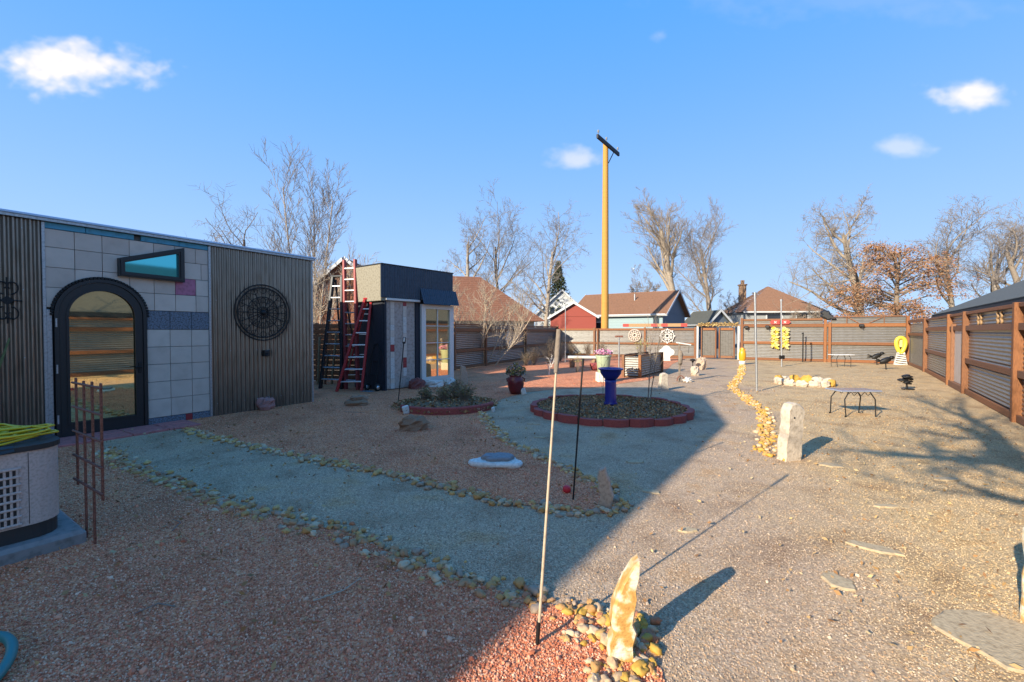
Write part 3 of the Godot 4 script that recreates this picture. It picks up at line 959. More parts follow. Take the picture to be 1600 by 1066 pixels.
# ---------------------------------------------------------------- shed with blue canopy
func shed() -> void:
	var at := Vector3(-3.23, 0, -11.26)
	var xd := Vector3(0.62, 0, -0.785)
	var t := thing("shed", "narrow dark shed with blue corrugated canopy, striped grey door and white gridded window", "shed", at, xd)
	var mb := MB.new()
	mb.bx(0.02, 2.34, 0.0, 3.10, -1.25, -0.03)
	part(t, "body", mb, M.navy)
	mb = MB.new()
	mb.bx(-0.02, 0.018, 0.0, 2.26, -1.27, 0.0, 0.005)
	part(t, "side_wall", mb, M.navy)
	mb = MB.new()
	mb.bx(-0.12, 0.018, 2.265, 3.17, -1.10, 0.06, 0.012)
	part(t, "stucco_panel", mb, M.stucco)
	mb = MB.new()
	mb.bx(-0.13, 2.36, 3.172, 3.20, -1.27, 0.10, 0.006)
	part(t, "roof", mb, M.black_paint)
	mb = MB.new()
	mb.wave(Vector3(-0.14, 2.35, 0.085), Vector3.RIGHT, 2.48, Vector3(0, 0.82, 0), Vector3(0, 0, 1), 0.076, 0.011)
	part(t, "canopy_sheet", mb, M.steel_blue)
	mb = MB.new()
	mb.wave(Vector3(1.10, 2.24, 0.25), Vector3.RIGHT, 1.33, Vector3(0, 0.42, -0.145), Vector3(0, 0.326, 0.945), 0.076, 0.011)
	part(t, "awning_sheet", mb, M.steel_blue)
	mb = MB.new()
	mb.bx(0.02, 1.12, 2.285, 2.345, 0.0, 0.09, 0.008)
	part(t, "gutter", mb, M.white_paint)
	mb = MB.new()
	mb.bx(0.0, 0.06, 0.0, 2.28, -0.03, 0.05, 0.006)
	part(t, "corner_post", mb, M.navy)
	mb = MB.new()
	mb.bx(1.0, 1.155, 0.0, 2.33, -0.03, 0.03, 0.006)
	part(t, "door_jamb", mb, M.navy)
	var door := MB.new()
	door.bx(0.065, 0.995, 0.02, 2.28, -0.03, -0.005, 0.004)
	var dn := part(t, "door", door, M.shed_grey)
	for k in 7:
		var p := MB.new()
		p.bx(0.07, 0.99, 0.03 + k * 0.32, 0.342 + k * 0.32, -0.004, 0.004, 0.003)
		part(dn, "door_panel", p, M.shed_grey)
	var rng := RandomNumberGenerator.new()
	rng.seed = 8
	for s in [[0.20, 0.32, 0.03], [0.60, 0.71, 0.33]]:
		var y: float = s[2]
		var k := 0
		while y < 2.2:
			var h := rng.randf_range(0.10, 0.2)
			var red: bool = (s[0] < 0.3 and absf(y - 1.05) < 0.09) or (s[0] > 0.3 and (absf(y - 0.62) < 0.09 or y > 2.08))
			var p := MB.new()
			p.bx(s[0], s[1], y, minf(y + h, 2.27) - 0.006, 0.005, 0.016, 0.002)
			part(dn, "strip_tile", p, M.tile_red if red else (M.white_tile if rng.randf() > 0.2 else M.tile_grey_light))
			y += h
			k += 1
	# window
	var w := MB.new()
	w.ring(pv([[1.165, 0.0], [2.36, 0.0], [2.36, 2.24], [1.165, 2.24]]), pv([[1.31, 0.24], [2.21, 0.24], [2.21, 2.12], [1.31, 2.12]]), -0.03, 0.09)
	var win := part(t, "window_frame", w, M.white_paint)
	for i in 2:
		for j in 4:
			var p := MB.new()
			p.bx(1.312 + i * 0.45, 1.312 + i * 0.45 + 0.446, 0.242 + j * 0.47, 0.242 + j * 0.47 + 0.466, 0.035, 0.04)
			part(win, "pane", p, M.shed_glass)
	for x in [1.76]:
		beam(win, "muntin", Vector3(x, 0.24, 0.055), Vector3(x, 2.12, 0.055), 0.025, 0.03, M.white_paint, 0.004)
	for k in 3:
		beam(win, "muntin", Vector3(1.31, 0.71 + k * 0.47, 0.056), Vector3(2.21, 0.71 + k * 0.47, 0.056), 0.022, 0.033, M.white_paint, 0.004)
	for k in 2:
		var wr := t.transform * Vector3(1.35 + k * 0.55, 0.0, 0.32 + 0.06 * k)
		mb = MB.new()
		mb.rock(Transform3D(Basis(Vector3.UP, k * 1.3), Vector3(0, 0.08, 0)), Vector3(0.5, 0.2, 0.28), 60 + k, 0.3, 7, 10, true)
		single("white_rock", mb, M.white_stone, ["jagged white rock under the shed window near its dark jamb", "jagged white rock under the shed window by the far corner"][k], "rock", Transform3D(Basis(), wr))
	# ladders in the gap
	ladder("stepladder", "tall black stepladder with metal treads standing in the gap", Vector3(-4.70, 0, -11.75), Vector3(0.97, 0, 0.25), 2.95, 0.64, 0.27, 9, M.ladder_black, M.alu, 0.62, 1.0, 0.0)
	ladder("extension_ladder", "faded red extension ladder, tallest in the gap, leaning on the shed", Vector3(-4.10, 0, -11.62), Vector3(0.95, 0, 0.3), 3.40, 0.36, 0.34, 11, M.ladder_faded, M.alu, 0.0, 1.0, -0.28)
	ladder("stepladder", "bright red fibreglass stepladder leaning against the dark shed side", Vector3(-4.08, 0, -11.25), Vector3(0.97, 0, -0.15), 2.32, 0.60, 0.16, 7, M.ladder_red, M.alu, 0.3, 1.0, 0.42)
	# hand truck
	var h := thing("hand_truck", "black hand truck with small wheels beside the shed", "hand truck", Vector3(-3.50, 0, -11.25), Vector3(0.8, 0, 0.5))
	mb = MB.new()
	mb.tube([Vector3(-0.13, 0.12, 0.05), Vector3(-0.13, 1.05, -0.12), Vector3(-0.06, 1.18, -0.13), Vector3(0.06, 1.18, -0.13), Vector3(0.13, 1.05, -0.12), Vector3(0.13, 0.12, 0.05)], [0.014], 7)
	part(h, "tube_frame", mb, M.black_iron)
	for y in [0.4, 0.75]:
		mb = MB.new()
		mb.tube([Vector3(-0.13, y, 0.0 - y * 0.1), Vector3(0.13, y, 0.0 - y * 0.1)], [0.01], 6)
		part(h, "crossbar", mb, M.black_iron)
	mb = MB.new()
	mb.bx(-0.17, 0.17, 0.01, 0.02, 0.05, 0.26, 0.003)
	part(h, "toe_plate", mb, M.galv)
	for sg in [-1.0, 1.0]:
		mb = MB.new()
		mb.lathe([Vector2(0.03, -0.025), Vector2(0.09, -0.025), Vector2(0.10, 0.0), Vector2(0.09, 0.025), Vector2(0.03, 0.025)], 16, Transform3D(Basis(Vector3(0, 0, 1), PI / 2), Vector3(sg * 0.19, 0.10, 0.02)))
		var wh := part(h, "wheel", mb, M.black_iron)
		mb = MB.new()
		mb.lathe([Vector2(0.0, -0.02), Vector2(0.05, -0.027), Vector2(0.05, 0.027), Vector2(0.0, 0.02)], 12, Transform3D(Basis(Vector3(0, 0, 1), PI / 2), Vector3(sg * 0.19, 0.10, 0.02)))
		part(wh, "hub", mb, M.alu)
	# loose lumber in the gap
	for k in 6:
		var a := Vector3(-5.62 + k * 0.16, 0, -12.5 - 0.08 * k)
		var hh: float = [1.1, 1.35, 0.9, 1.5, 1.2, 1.0][k]
		mb = MB.new()
		mb.box(Transform3D(), Vector3(hh, 0.09, 0.04), 0.004)
		var o := single("lumber_board", mb, M.lumber if k % 2 else M.cedar_old, ["dark short board, outermost of the boards propped in the gap", "pale tall board next to the outermost dark one in the gap", "shortest dark board propped in the gap", "pale board, tallest of those propped in the gap", "dark board between the two pale ones nearest the ladders", "pale short board propped closest to the stepladder"][k], "board", between(a, a + Vector3(0.05 * k - 0.1, hh, -0.25), Vector3(0, 0, 1)), "boards propped in the gap")

func ladder(called: String, label: String, at: Vector3, xd: Vector3, h: float, wb: float, wt: float, rungs: int, m: Material, rm: Material, back: float, _k: float, lean: float) -> void:
	var t := thing(called, label, "ladder", at, xd)
	var zt := -0.22
	for sg in [-1.0, 1.0]:
		beam(t, "side_rail", Vector3(sg * wb / 2, 0.0, 0.1), Vector3(sg * wt / 2 + lean, h, zt), 0.06, 0.10, m, 0.006, Vector3(1, 0, 0))
	for k in rungs:
		var u := (k + 0.8) / (rungs + 0.6)
		var w := lerpf(wb, wt, u)
		var c := Vector3(lean * u, h * u, lerpf(0.1, zt, u))
		var mb := MB.new()
		mb.box(Transform3D(Basis(), c), Vector3(w - 0.03, 0.03, 0.085), 0.004)
		part(t, "rung", mb, rm)
	if back > 0.0:
		for sg in [-1.0, 1.0]:
			beam(t, "rear_leg", Vector3(sg * (wb / 2 - 0.04), 0.0, zt - back), Vector3(sg * (wt / 2 - 0.03) + lean, h - 0.06, zt - 0.06), 0.036, 0.05, m, 0.003, Vector3(1, 0, 0))
		for k in 4:
			var u := (k + 0.7) / 4.4
			var w := lerpf(wb - 0.08, wt - 0.06, u)
			var mb := MB.new()
			mb.box(Transform3D(Basis(), Vector3(lean * u, h * u, lerpf(zt - back, zt - 0.06, u))), Vector3(w - 0.02, 0.022, 0.03), 0.003)
			part(t, "rear_brace", mb, rm)
		var mb := MB.new()
		mb.box(Transform3D(Basis(), Vector3(lean, h + 0.02, zt - 0.05)), Vector3(wt + 0.07, 0.045, 0.2), 0.008)
		part(t, "top_cap", mb, m)

# ---------------------------------------------------------------- unseen house behind the camera, its roof shaped to cast the yard shadow
func unseen_shade_house() -> void:
	# eave corner toward the yard
	var E := Vector3(-6.03, 0, 1.48)
	var t := thing("house", "unseen tall house behind the camera, shaped so its shadow covers the path", "house", E, Vector3(-0.82, 0, -0.57))
	# local x runs across the gable (away from the yard), the ridge runs along local z and ends at z = 0
	var prof := pv([[0.0, 0.0], [0.0, 5.30], [1.6, 6.58], [3.2, 6.95], [7.2, 5.55], [7.2, 0.0]])
	var mb := MB.new()
	mb.extrude(prof, -13.0, 0.0)
	part(t, "wall", mb, M.siding_tan)
	for s in [[Vector2(-0.12, 5.25), Vector2(1.6, 6.61)], [Vector2(1.6, 6.61), Vector2(3.2, 6.98)], [Vector2(3.2, 6.98), Vector2(7.4, 5.52)]]:
		var a: Vector2 = s[0]
		var b: Vector2 = s[1]
		mb = MB.new()
		mb.box(Transform3D(), Vector3(a.distance_to(b) + 0.02, 0.06, 13.1), 0.01)
		var x := Vector3(b.x - a.x, b.y - a.y, 0).normalized()
		part(t, "roof", mb, M.roof_grey, Transform3D(Basis(x, Vector3(0, 0, 1).cross(x), Vector3(0, 0, 1)), Vector3((a.x + b.x) / 2, (a.y + b.y) / 2 + 0.02, -6.5)))

# ---------------------------------------------------------------- neighbouring houses
func gable_house(t: Node3D, L: float, W: float, eave: float, ridge: float, wm: Material, gm: Material, rm: Material, over := 0.3, fascia: Material = null) -> void:
	# ridge along local x from 0 to L; depth from 0 (front) to -W
	var mb := MB.new()
	mb.bx(0, L, 0, eave, -W, 0)
	part(t, "wall", mb, wm)
	var k := 0
	for y in range(1, int(eave / 0.22)):
		k += 1
		var b := MB.new()
		b.bx(-0.01, L + 0.01, y * 0.22, y * 0.22 + 0.02, 0.0, 0.012)
		part(t, "clapboard", b, wm)
	for x in [0.0, L]:
		mb = MB.new()
		mb.extrude(pv([[-W, eave - 0.01], [0, eave - 0.01], [-W / 2, ridge - 0.05]]), -0.02, 0.02, Transform3D(Basis(Vector3(0, 0, 1), Vector3.UP, Vector3(-1, 0, 0)), Vector3(x + (0.012 if x > 0 else -0.012), 0, 0)))
		part(t, "gable", mb, gm)
	var sl := Vector2(W / 2, ridge - eave)
	var len := sl.length() + over
	for sg in [-1.0, 1.0]:
		mb = MB.new()
		mb.box(Transform3D(Basis(), Vector3(0, -0.02, 0)), Vector3(L + over * 2, 0.05, len), 0.0)
		var rows := int(len / 0.16)
		for r in rows:
			var z0 := -len / 2 + len * r / rows
			var z1 := z0 + len / rows
			mb.quad(Vector3(-L / 2 - over, 0.012, z0), Vector3(-L / 2 - over, 0.036, z1), Vector3(L / 2 + over, 0.036, z1), Vector3(L / 2 + over, 0.012, z0))
			mb.quad(Vector3(-L / 2 - over, 0.036, z1), Vector3(-L / 2 - over, 0.008, z1), Vector3(L / 2 + over, 0.008, z1), Vector3(L / 2 + over, 0.036, z1))
		var zz := Vector3(0, -sl.y, sl.x * sg).normalized()
		var c := Vector3(L / 2, ridge, -W / 2) + zz * len / 2
		var rf := part(t, "roof", mb, rm, Transform3D(Basis(Vector3.RIGHT, zz.cross(Vector3.RIGHT), zz), c))
		if fascia:
			mb = MB.new()
			mb.bx(-L / 2 - over - 0.012, L / 2 + over + 0.012, -0.10, 0.04, len / 2 + 0.002, len / 2 + 0.03)
			part(rf, "fascia", mb, fascia)
			for x in [-1.0, 1.0]:
				mb = MB.new()
				mb.bx(x * (L / 2 + over + 0.004), x * (L / 2 + over + 0.03), -0.12, 0.05, -len / 2, len / 2)
				part(rf, "bargeboard", mb, fascia)

func hip_roof(t: Node3D, L: float, W: float, eave: float, ridge: float, rl: float, wm: Material, rm: Material, over := 0.4, rows := 14) -> void:
	var mb := MB.new()
	mb.bx(0, L, 0, eave, -W, 0)
	part(t, "wall", mb, wm)
	# stepped courses make the eaves lines of shingle rows
	mb = MB.new()
	for k in rows:
		var u0 := float(k) / rows
		var u1 := float(k + 1) / rows
		var y0 := lerpf(eave, ridge, u0) + 0.035
		var y1 := lerpf(eave, ridge, u1) + 0.01
		var p := []
		for u in [u0, u1]:
			var x0 := lerpf(-over, (L - rl) / 2, u)
			var x1 := lerpf(L + over, (L + rl) / 2, u)
			var z0 := lerpf(over, -W / 2, u)
			var z1 := lerpf(-W - over, -W / 2, u)
			p.append([x0, x1, z0, z1])
		var a: Array = p[0]
		var b: Array = p[1]
		mb.quad(Vector3(a[0], y0, a[2]), Vector3(a[1], y0, a[2]), Vector3(b[1], y1, b[2]), Vector3(b[0], y1, b[2]))
		mb.quad(Vector3(a[1], y0, a[2]), Vector3(a[1], y0, a[3]), Vector3(b[1], y1, b[3]), Vector3(b[1], y1, b[2]))
		mb.quad(Vector3(a[1], y0, a[3]), Vector3(a[0], y0, a[3]), Vector3(b[0], y1, b[3]), Vector3(b[1], y1, b[3]))
		mb.quad(Vector3(a[0], y0, a[3]), Vector3(a[0], y0, a[2]), Vector3(b[0], y1, b[2]), Vector3(b[0], y1, b[3]))
		mb.quad(Vector3(a[0], y0 - 0.045, a[2]), Vector3(a[1], y0 - 0.045, a[2]), Vector3(a[1], y0, a[2]), Vector3(a[0], y0, a[2]))
		mb.quad(Vector3(a[1], y0 - 0.045, a[2]), Vector3(a[1], y0 - 0.045, a[3]), Vector3(a[1], y0, a[3]), Vector3(a[1], y0, a[2]))
	part(t, "roof", mb, rm)

func fwin(t: Node3D, x: float, y: float, w: float, h: float, z := 0.0) -> void:
	var mb := MB.new()
	mb.ring(pv([[x - w / 2 - 0.1, y - 0.1], [x + w / 2 + 0.1, y - 0.1], [x + w / 2 + 0.1, y + h + 0.1], [x - w / 2 - 0.1, y + h + 0.1]]), pv([[x - w / 2, y], [x + w / 2, y], [x + w / 2, y + h], [x - w / 2, y + h]]), z - 0.02, z + 0.05)
	var f := part(t, "window", mb, M.siding_white)
	mb = MB.new()
	mb.bx(x - w / 2, x + w / 2, y, y + h, z + 0.008, z + 0.02)
	part(f, "pane", mb, M.window_dark)

func far_houses() -> void:
	var V := Vector3(0.82, 0, 0.57)
	var U := Vector3(0.57, 0, -0.82)
	# brown shake roof beyond the shaded fence
	var t := thing("house", "low house with steep brown shake hip roof just beyond the shaded fence", "house", Vector3(-8.2, 0, -24.1), Vector3(0.97, 0, -0.24))
	hip_roof(t, 9.8, 6.4, 2.1, 5.0, 4.4, M.siding_grey, M.roof_brown, 0.5, 22)
	# red garage
	t = thing("garage", "small red garage with white trimmed gable", "garage", Vector3(4.3, 0, -42.0), Vector3(-0.2, 0, 0.98))
	gable_house(t, 6.0, 3.6, 2.7, 3.8, M.siding_red, M.siding_red, M.roof_tan, 0.25, M.siding_white)
	# white gabled house
	t = thing("house", "white gabled house with grey roof behind the red garage", "house", Vector3(3.05, 0, -60.0), Vector3(-0.05, 0, 0.99))
	gable_house(t, 9.0, 6.0, 3.4, 6.2, M.siding_white, M.siding_white, M.roof_grey, 0.3, M.siding_white)
	for k in 3:
		var mb := MB.new()
		mb.bx(9.035, 9.07, 3.5, 4.2, -2.2 - k * 0.8, -1.7 - k * 0.8)
		part(t, "window", mb, M.window_dark)
	var cb := MB.new()
	cb.bx(3.0, 3.5, 5.0, 7.0, -3.8, -3.3)
	part(t, "chimney", cb, M.siding_slate)
	# long pale blue garage behind the utility pole
	t = thing("garage", "long pale blue garage with tan shingle roof behind the utility pole", "garage", Vector3(5.13, 0, -37.6), V)
	gable_house(t, 7.4, 6.4, 2.95, 4.75, M.siding_blue, M.siding_slate, M.roof_tan, 0.4, M.siding_white)  # darker slate gable: shade of the side away from the sun, painted in
	var mb2 := MB.new()
	mb2.bx(7.402, 7.43, 0.0, 2.93, -6.4, 0.0)
	part(t, "side_wall", mb2, M.siding_slate)  # end wall below the gable, same painted shade
	for x in [1.8, 4.6]:
		mb2 = MB.new()
		mb2.tube([Vector3(x, 3.9, -1.9), Vector3(x, 4.55, -1.9)], [0.06], 8)
		part(t, "roof_vent", mb2, M.galv)
	mb2 = MB.new()
	mb2.tube([Vector3(-0.3, 2.78, 0.36), Vector3(7.7, 2.76, 0.36)], [0.055], 8)
	part(t, "gutter", mb2, M.siding_white)
	fwin(t, 2.2, 1.3, 0.9, 0.9)
	# small dark gabled shed
	t = thing("house", "small dark roofed house with white fascia beyond the gate", "house", Vector3(16.6, 0, -43.0), Vector3(0.3, 0, 0.95))
	gable_house(t, 3.0, 2.4, 2.3, 3.4, M.siding_slate, M.siding_slate, M.roof_grey, 0.3, M.siding_white)
	# hip roofed house with chimney
	t = thing("house", "house with tan pyramid roof and brick chimney beyond the sunlit fence", "house", Vector3(23.6, 0, -45.0), Vector3(0.99, 0, 0.1))
	hip_roof(t, 7.0, 7.0, 3.45, 6.3, 0.15, M.siding_grey, M.roof_tan, 0.45, 18)
	var mb := MB.new()
	mb.bx(-0.5, 7.5, 3.36, 3.5, 0.46, 0.5)
	part(t, "fascia", mb, M.siding_white)
	mb = MB.new()
	mb.bx(1.3, 1.9, 4.5, 6.6, -5.6, -5.0)
	var ch := part(t, "chimney", mb, M.brick_tan)
	mb = MB.new()
	mb.bx(1.22, 1.98, 6.6, 6.75, -5.68, -4.92)
	mb.bx(1.45, 1.75, 6.75, 7.2, -5.45, -5.15)
	part(ch, "chimney_cap", mb, M.brick_tan)
	fwin(t, 2.6, 1.6, 1.4, 1.6)
	fwin(t, 5.2, 1.6, 1.0, 1.6)
	# brown house behind the ladders
	t = thing("house", "brown shingled house with white raking trim behind the ladders", "house", Vector3(-12.8, 0, -33.0), Vector3(0, 0, 1))
	gable_house(t, 8.0, 7.0, 2.6, 5.55, M.roof_brown, M.roof_brown, M.roof_brown, 0.3, M.siding_white)
	# grey garage along the side fence
	t = thing("garage", "dark garage with wide grey shingle roof behind the long side fence", "garage", Vector3(17.3, 0, -18.3), Vector3(-0.604, 0, 0.797))
	mb = MB.new()
	mb.bx(0.5, 22.0, 0.0, 2.05, -7.5, -0.5)
	part(t, "wall", mb, M.siding_slate)
	mb = MB.new()
	mb.box(Transform3D(), Vector3(22.5, 0.10, 5.4), 0.01)
	var zz := Vector3(0, -0.50, 1.0).normalized()
	part(t, "roof", mb, M.roof_grey, Transform3D(Basis(Vector3.RIGHT, zz.cross(Vector3.RIGHT), zz), Vector3(11.2, 2.13, 0.1) - zz * 2.7))
	for k in 20:
		mb = MB.new()
		mb.bx(0.6 + k * 1.1, 0.66 + k * 1.1, 1.90, 2.06, -0.5, 0.0)
		part(t, "rafter_end", mb, M.siding_blue)
	mb = MB.new()
	mb.bx(-0.05, 22.45, 2.02, 2.12, 0.105, 0.13)
	part(t, "fascia", mb, M.dark_wood)
	# utility pole
	var u := thing("utility_pole", "tall orange-brown utility pole with slanting black crossarm behind the fence", "utility pole", Vector3(6.05, 0, -29.2), U)
	mb = MB.new()
	mb.tube([Vector3(0, -0.1, 0), Vector3(0, 7, 0), Vector3(0, 13.6, 0)], [0.25, 0.215, 0.17], 16)
	part(u, "pole", mb, M.pole_wood)
	var arm := beam(u, "crossarm", Vector3(-1.75, 13.45, 0.2), Vector3(1.75, 13.45, 0.2), 0.24, 0.12, M.dark_wood)
	for x in [-1.6, -0.35, 1.55]:
		mb = MB.new()
		mb.lathe([Vector2(0.02, 0.0), Vector2(0.02, 0.15), Vector2(0.07, 0.17), Vector2(0.05, 0.24), Vector2(0.07, 0.28), Vector2(0.0, 0.33)], 10, Transform3D(Basis(), Vector3(x, 0.11, 0)))
		part(arm, "insulator", mb, M.slate_stone)
	mb = MB.new()
	mb.tube([Vector3(0, -1.1, 0), Vector3(0.9, -0.1, 0)], [0.03], 6)
	part(arm, "arm_brace", mb, M.dark_wood)
# ---------------------------------------------------------------- trees
func limb(mt: MB, mc: MB, p: Vector3, dir: Vector3, length: float, r: float, lv: int, rng: RandomNumberGenerator, q: Dictionary) -> void:
	var segs: int = [7, 6, 5, 3, 2][lv]
	var pts := [p]
	var rads := [r]
	var d := dir.normalized()
	var wob: float = q.get("wobble", 0.22)
	var tip: float = [0.42, 0.25, 0.22, 0.35, 0.5][lv]
	for i in segs:
		d = (d + Vector3(rng.randf_range(-1, 1), rng.randf_range(-0.6, 0.8) + q.get("rise", 0.12) * (1.0 if lv > 0 else 0.2), rng.randf_range(-1, 1)) * wob * (0.35 if lv == 0 else 1.0)).normalized()
		pts.append(pts[i] + d * length / segs)
		rads.append(lerpf(r, r * tip, float(i + 1) / segs))
	var mb := mt if lv < 2 else mc
	mb.tube(pts, rads, [9, 6, 4, 3, 3][lv], lv == 0)
	var depth: int = q.get("levels", 4)
	if lv >= depth:
		return
	var count: int = q.n[lv]
	var lo: float = q.get("first", 0.35) if lv == 0 else 0.18
	for k in count:
		var u := lerpf(lo, 1.0, (k + rng.randf() * 0.8) / count)
		var f := u * segs
		var i := mini(int(f), segs - 1)
		var a: Vector3 = pts[i]
		var b: Vector3 = pts[i + 1]
		var at := a.lerp(b, f - i)
		var ax := (b - a).normalized()
		var side := ax.cross(Vector3(rng.randf_range(-1, 1), rng.randf_range(-1, 1), rng.randf_range(-1, 1))).normalized()
		var spread: float = q.get("spread", 0.9) * rng.randf_range(0.7, 1.2) * (1.0 if lv > 0 else lerpf(1.1, 0.55, u))
		var nd: Vector3 = (ax * cos(spread) + side * sin(spread) + Vector3.UP * q.get("lift", 0.18)).normalized()
		var rr := lerpf(rads[i], rads[i + 1], f - i)
		var ratio: float = q.get("ratio", [0.62, 0.55, 0.5, 0.5])[lv]
		limb(mt, mc, at, nd, length * ratio * rng.randf_range(0.7, 1.15) * lerpf(1.0, 0.75, u), maxf(rr * rng.randf_range(0.36, 0.66), q.get("min_r", 0.012)), lv + 1, rng, q)

func tree(called: String, label: String, at: Vector3, h: float, r: float, sd: int, q: Dictionary, bm: Material, tm: Material, group := "") -> Node3D:
	var rng := RandomNumberGenerator.new()
	rng.seed = sd
	var t := thing(called, label, q.get("cat", "tree"), at, Vector3(1, 0, 0), group)
	var mt := MB.new()
	var mc := MB.new()
	for st in q.get("stems", [[0, 0, 0]]):
		limb(mt, mc, Vector3(st[0], -0.1, st[2]), Vector3(st[0] * q.get("splay", 0.5) + q.get("lean", 0.0), 1.0, st[2] * q.get("splay", 0.5)), h * q.get("bole", 0.62) * rng.randf_range(0.92, 1.04), r, 0, rng, q)
	part(t, "trunk", mt, bm)
	part(t, "crown", mc, tm)
	return t

func leaf(mb: MB, p: Vector3, s: float, rng: RandomNumberGenerator, col: Color) -> void:
	var a := Vector3(rng.randf_range(-1, 1), rng.randf_range(-0.6, 0.6), rng.randf_range(-1, 1)).normalized()
	var b := a.cross(Vector3(rng.randf_range(-1, 1), rng.randf_range(-1, 1), rng.randf_range(-1, 1))).normalized()
	var k := mb.v.size()
	mb.v.append(p - a * s); mb.v.append(p + b * s * 0.55); mb.v.append(p + a * s); mb.v.append(p - b * s * 0.5 + a * s * 0.2)
	var n := b.cross(a)
	for i in 4:
		mb.n.append(n)
		mb.c.append(col)
	mb.idx.append_array(PackedInt32Array([k, k + 2, k + 1, k, k + 3, k + 2]))

func at_px(dx: float, depth: float) -> Vector3:
	return Vector3(dx * depth / 700.0, 0, -depth)

func trees() -> void:
	# each: offset across at 700 units, depth, height
	var g := "bare trees beyond the fences"
	tree("birch_tree", "slender pale birch with two upright stems behind the workshop roof", at_px(-312, 24), 9.7, 0.058, 71, {"splay": 0.16, "n": [20, 9, 7], "levels": 3, "first": 0.2, "bole": 0.95, "spread": 0.8, "lift": 0.35, "ratio": [0.34, 0.42, 0.5], "wobble": 0.10, "stems": [[0.3, 0, 0], [-0.6, 0, 0.2], [-0.15, 0, -0.5]], "min_r": 0.0093}, M.bark_pale, M.twig, g)
	tree("spreading_tree", "low spreading bare tree rising just over the workshop roof", at_px(-395, 30), 12.0, 0.156, 23, {"n": [8, 8, 7], "levels": 3, "first": 0.4, "spread": 1.22, "wobble": 0.28, "min_r": 0.0101}, M.bark, M.twig, g)
	tree("young_tree", "thin young bare tree between the birch and the shed", at_px(-243, 34), 7.8, 0.070, 29, {"n": [9, 6, 4], "levels": 3, "first": 0.25, "bole": 0.95, "spread": 0.73, "lift": 0.4, "ratio": [0.4, 0.45, 0.5], "min_r": 0.0072}, M.bark_pale, M.twig, g)
	tree("bare_tree", "bare tree over the brown roof with a knobbly upright leader", at_px(-78, 46), 13.2, 0.281, 31, {"n": [10, 8, 7, 5], "levels": 4, "first": 0.3, "bole": 0.85, "spread": 1.22, "ratio": [0.5, 0.5, 0.5, 0.5], "min_r": 0.0116}, M.bark_pale, M.twig, g)
	tree("bare_tree", "bare forked tree rising behind the brown roof ridge", at_px(-27, 48), 13.2, 0.234, 37, {"n": [9, 8, 7, 5], "levels": 4, "first": 0.35, "bole": 0.8, "spread": 0.98, "lift": 0.3, "min_r": 0.0116}, M.bark, M.twig, g)
	tree("bare_tree", "bare tree with arching limb standing before the dark spruce", at_px(50, 44), 12.9, 0.265, 43, {"n": [9, 8, 7, 5], "levels": 4, "first": 0.3, "bole": 0.7, "spread": 1.16, "lift": 0.25, "lean": 0.05, "min_r": 0.0116}, M.bark_pale, M.twig, g)
	tree("bare_tree", "small rounded bare tree over the pale blue garage roof", at_px(205, 52), 10.0, 0.203, 47, {"n": [9, 9, 8, 6], "levels": 4, "first": 0.3, "bole": 0.6, "spread": 1.10, "min_r": 0.0123}, M.bark_pale, M.twig_tan, g)
	tree("cottonwood_tree", "big bare cottonwood with thick trunk behind the garage gable", at_px(262, 46), 17.0, 0.429, 53, {"n": [12, 9, 8, 5], "levels": 4, "first": 0.42, "bole": 0.72, "spread": 0.88, "lift": 0.3, "ratio": [0.55, 0.5, 0.5, 0.5], "min_r": 0.0123}, M.bark_pale, M.twig_tan, g)
	tree("bare_tree", "bare many limbed tree beside the cottonwood above the gate", at_px(312, 42), 13.2, 0.250, 59, {"n": [12, 9, 8, 5], "levels": 4, "first": 0.25, "bole": 0.75, "spread": 0.92, "lift": 0.28, "min_r": 0.0116}, M.bark, M.twig, g)
	tree("bare_tree", "bushy bare tree between the gate and the pyramid roof", at_px(345, 50), 6.9, 0.156, 61, {"n": [9, 8, 7, 4], "levels": 4, "first": 0.1, "bole": 0.6, "spread": 1.10, "min_r": 0.0116}, M.bark, M.twig_tan, g)
	tree("bare_tree", "tiny distant bare tree over the pyramid roof house", at_px(440, 70), 9.5, 0.125, 67, {"n": [8, 7, 6], "levels": 3, "first": 0.2, "bole": 0.8, "spread": 0.85, "min_r": 0.0159}, M.bark, M.twig, g)
	tree("bare_tree", "great spreading bare tree rising behind the russet oak", at_px(548, 40), 13.6, 0.429, 73, {"n": [12, 9, 8, 5], "levels": 4, "first": 0.22, "bole": 0.75, "spread": 1.28, "lift": 0.22, "min_r": 0.0123}, M.bark_pale, M.twig_tan, g)
	tree("bare_tree", "pale trunked bare tree forking in two behind the grey garage", at_px(712, 33), 10.6, 0.234, 79, {"n": [8, 9, 8, 4], "levels": 4, "first": 0.45, "bole": 0.72, "spread": 0.98, "wobble": 0.3, "stems": [[-0.5, 0, 0], [0.7, 0, 0]], "min_r": 0.0108}, M.bark_pale, M.twig, g)
	tree("bare_tree", "gnarled dark bare tree standing over the grey garage roof", at_px(785, 30), 10.4, 0.281, 83, {"n": [9, 8, 8, 4], "levels": 4, "first": 0.25, "bole": 0.7, "spread": 1.22, "wobble": 0.3, "min_r": 0.0108}, M.bark, M.twig, g)
	tree("bare_tree", "bushy leafless thicket tree beside the russet oak over the sunlit fence", at_px(470, 38), 4.6, 0.094, 89, {"n": [10, 9, 8, 4], "levels": 4, "first": 0.05, "bole": 0.6, "spread": 1.10, "min_r": 0.0108, "stems": [[0, 0, 0], [1.2, 0, 0.5], [-1.0, 0, 0.4]]}, M.bark, M.twig_tan, g)
	# unseen tree behind the camera, limbs placed to shade the gravel
	var rng := RandomNumberGenerator.new()
	rng.seed = 7
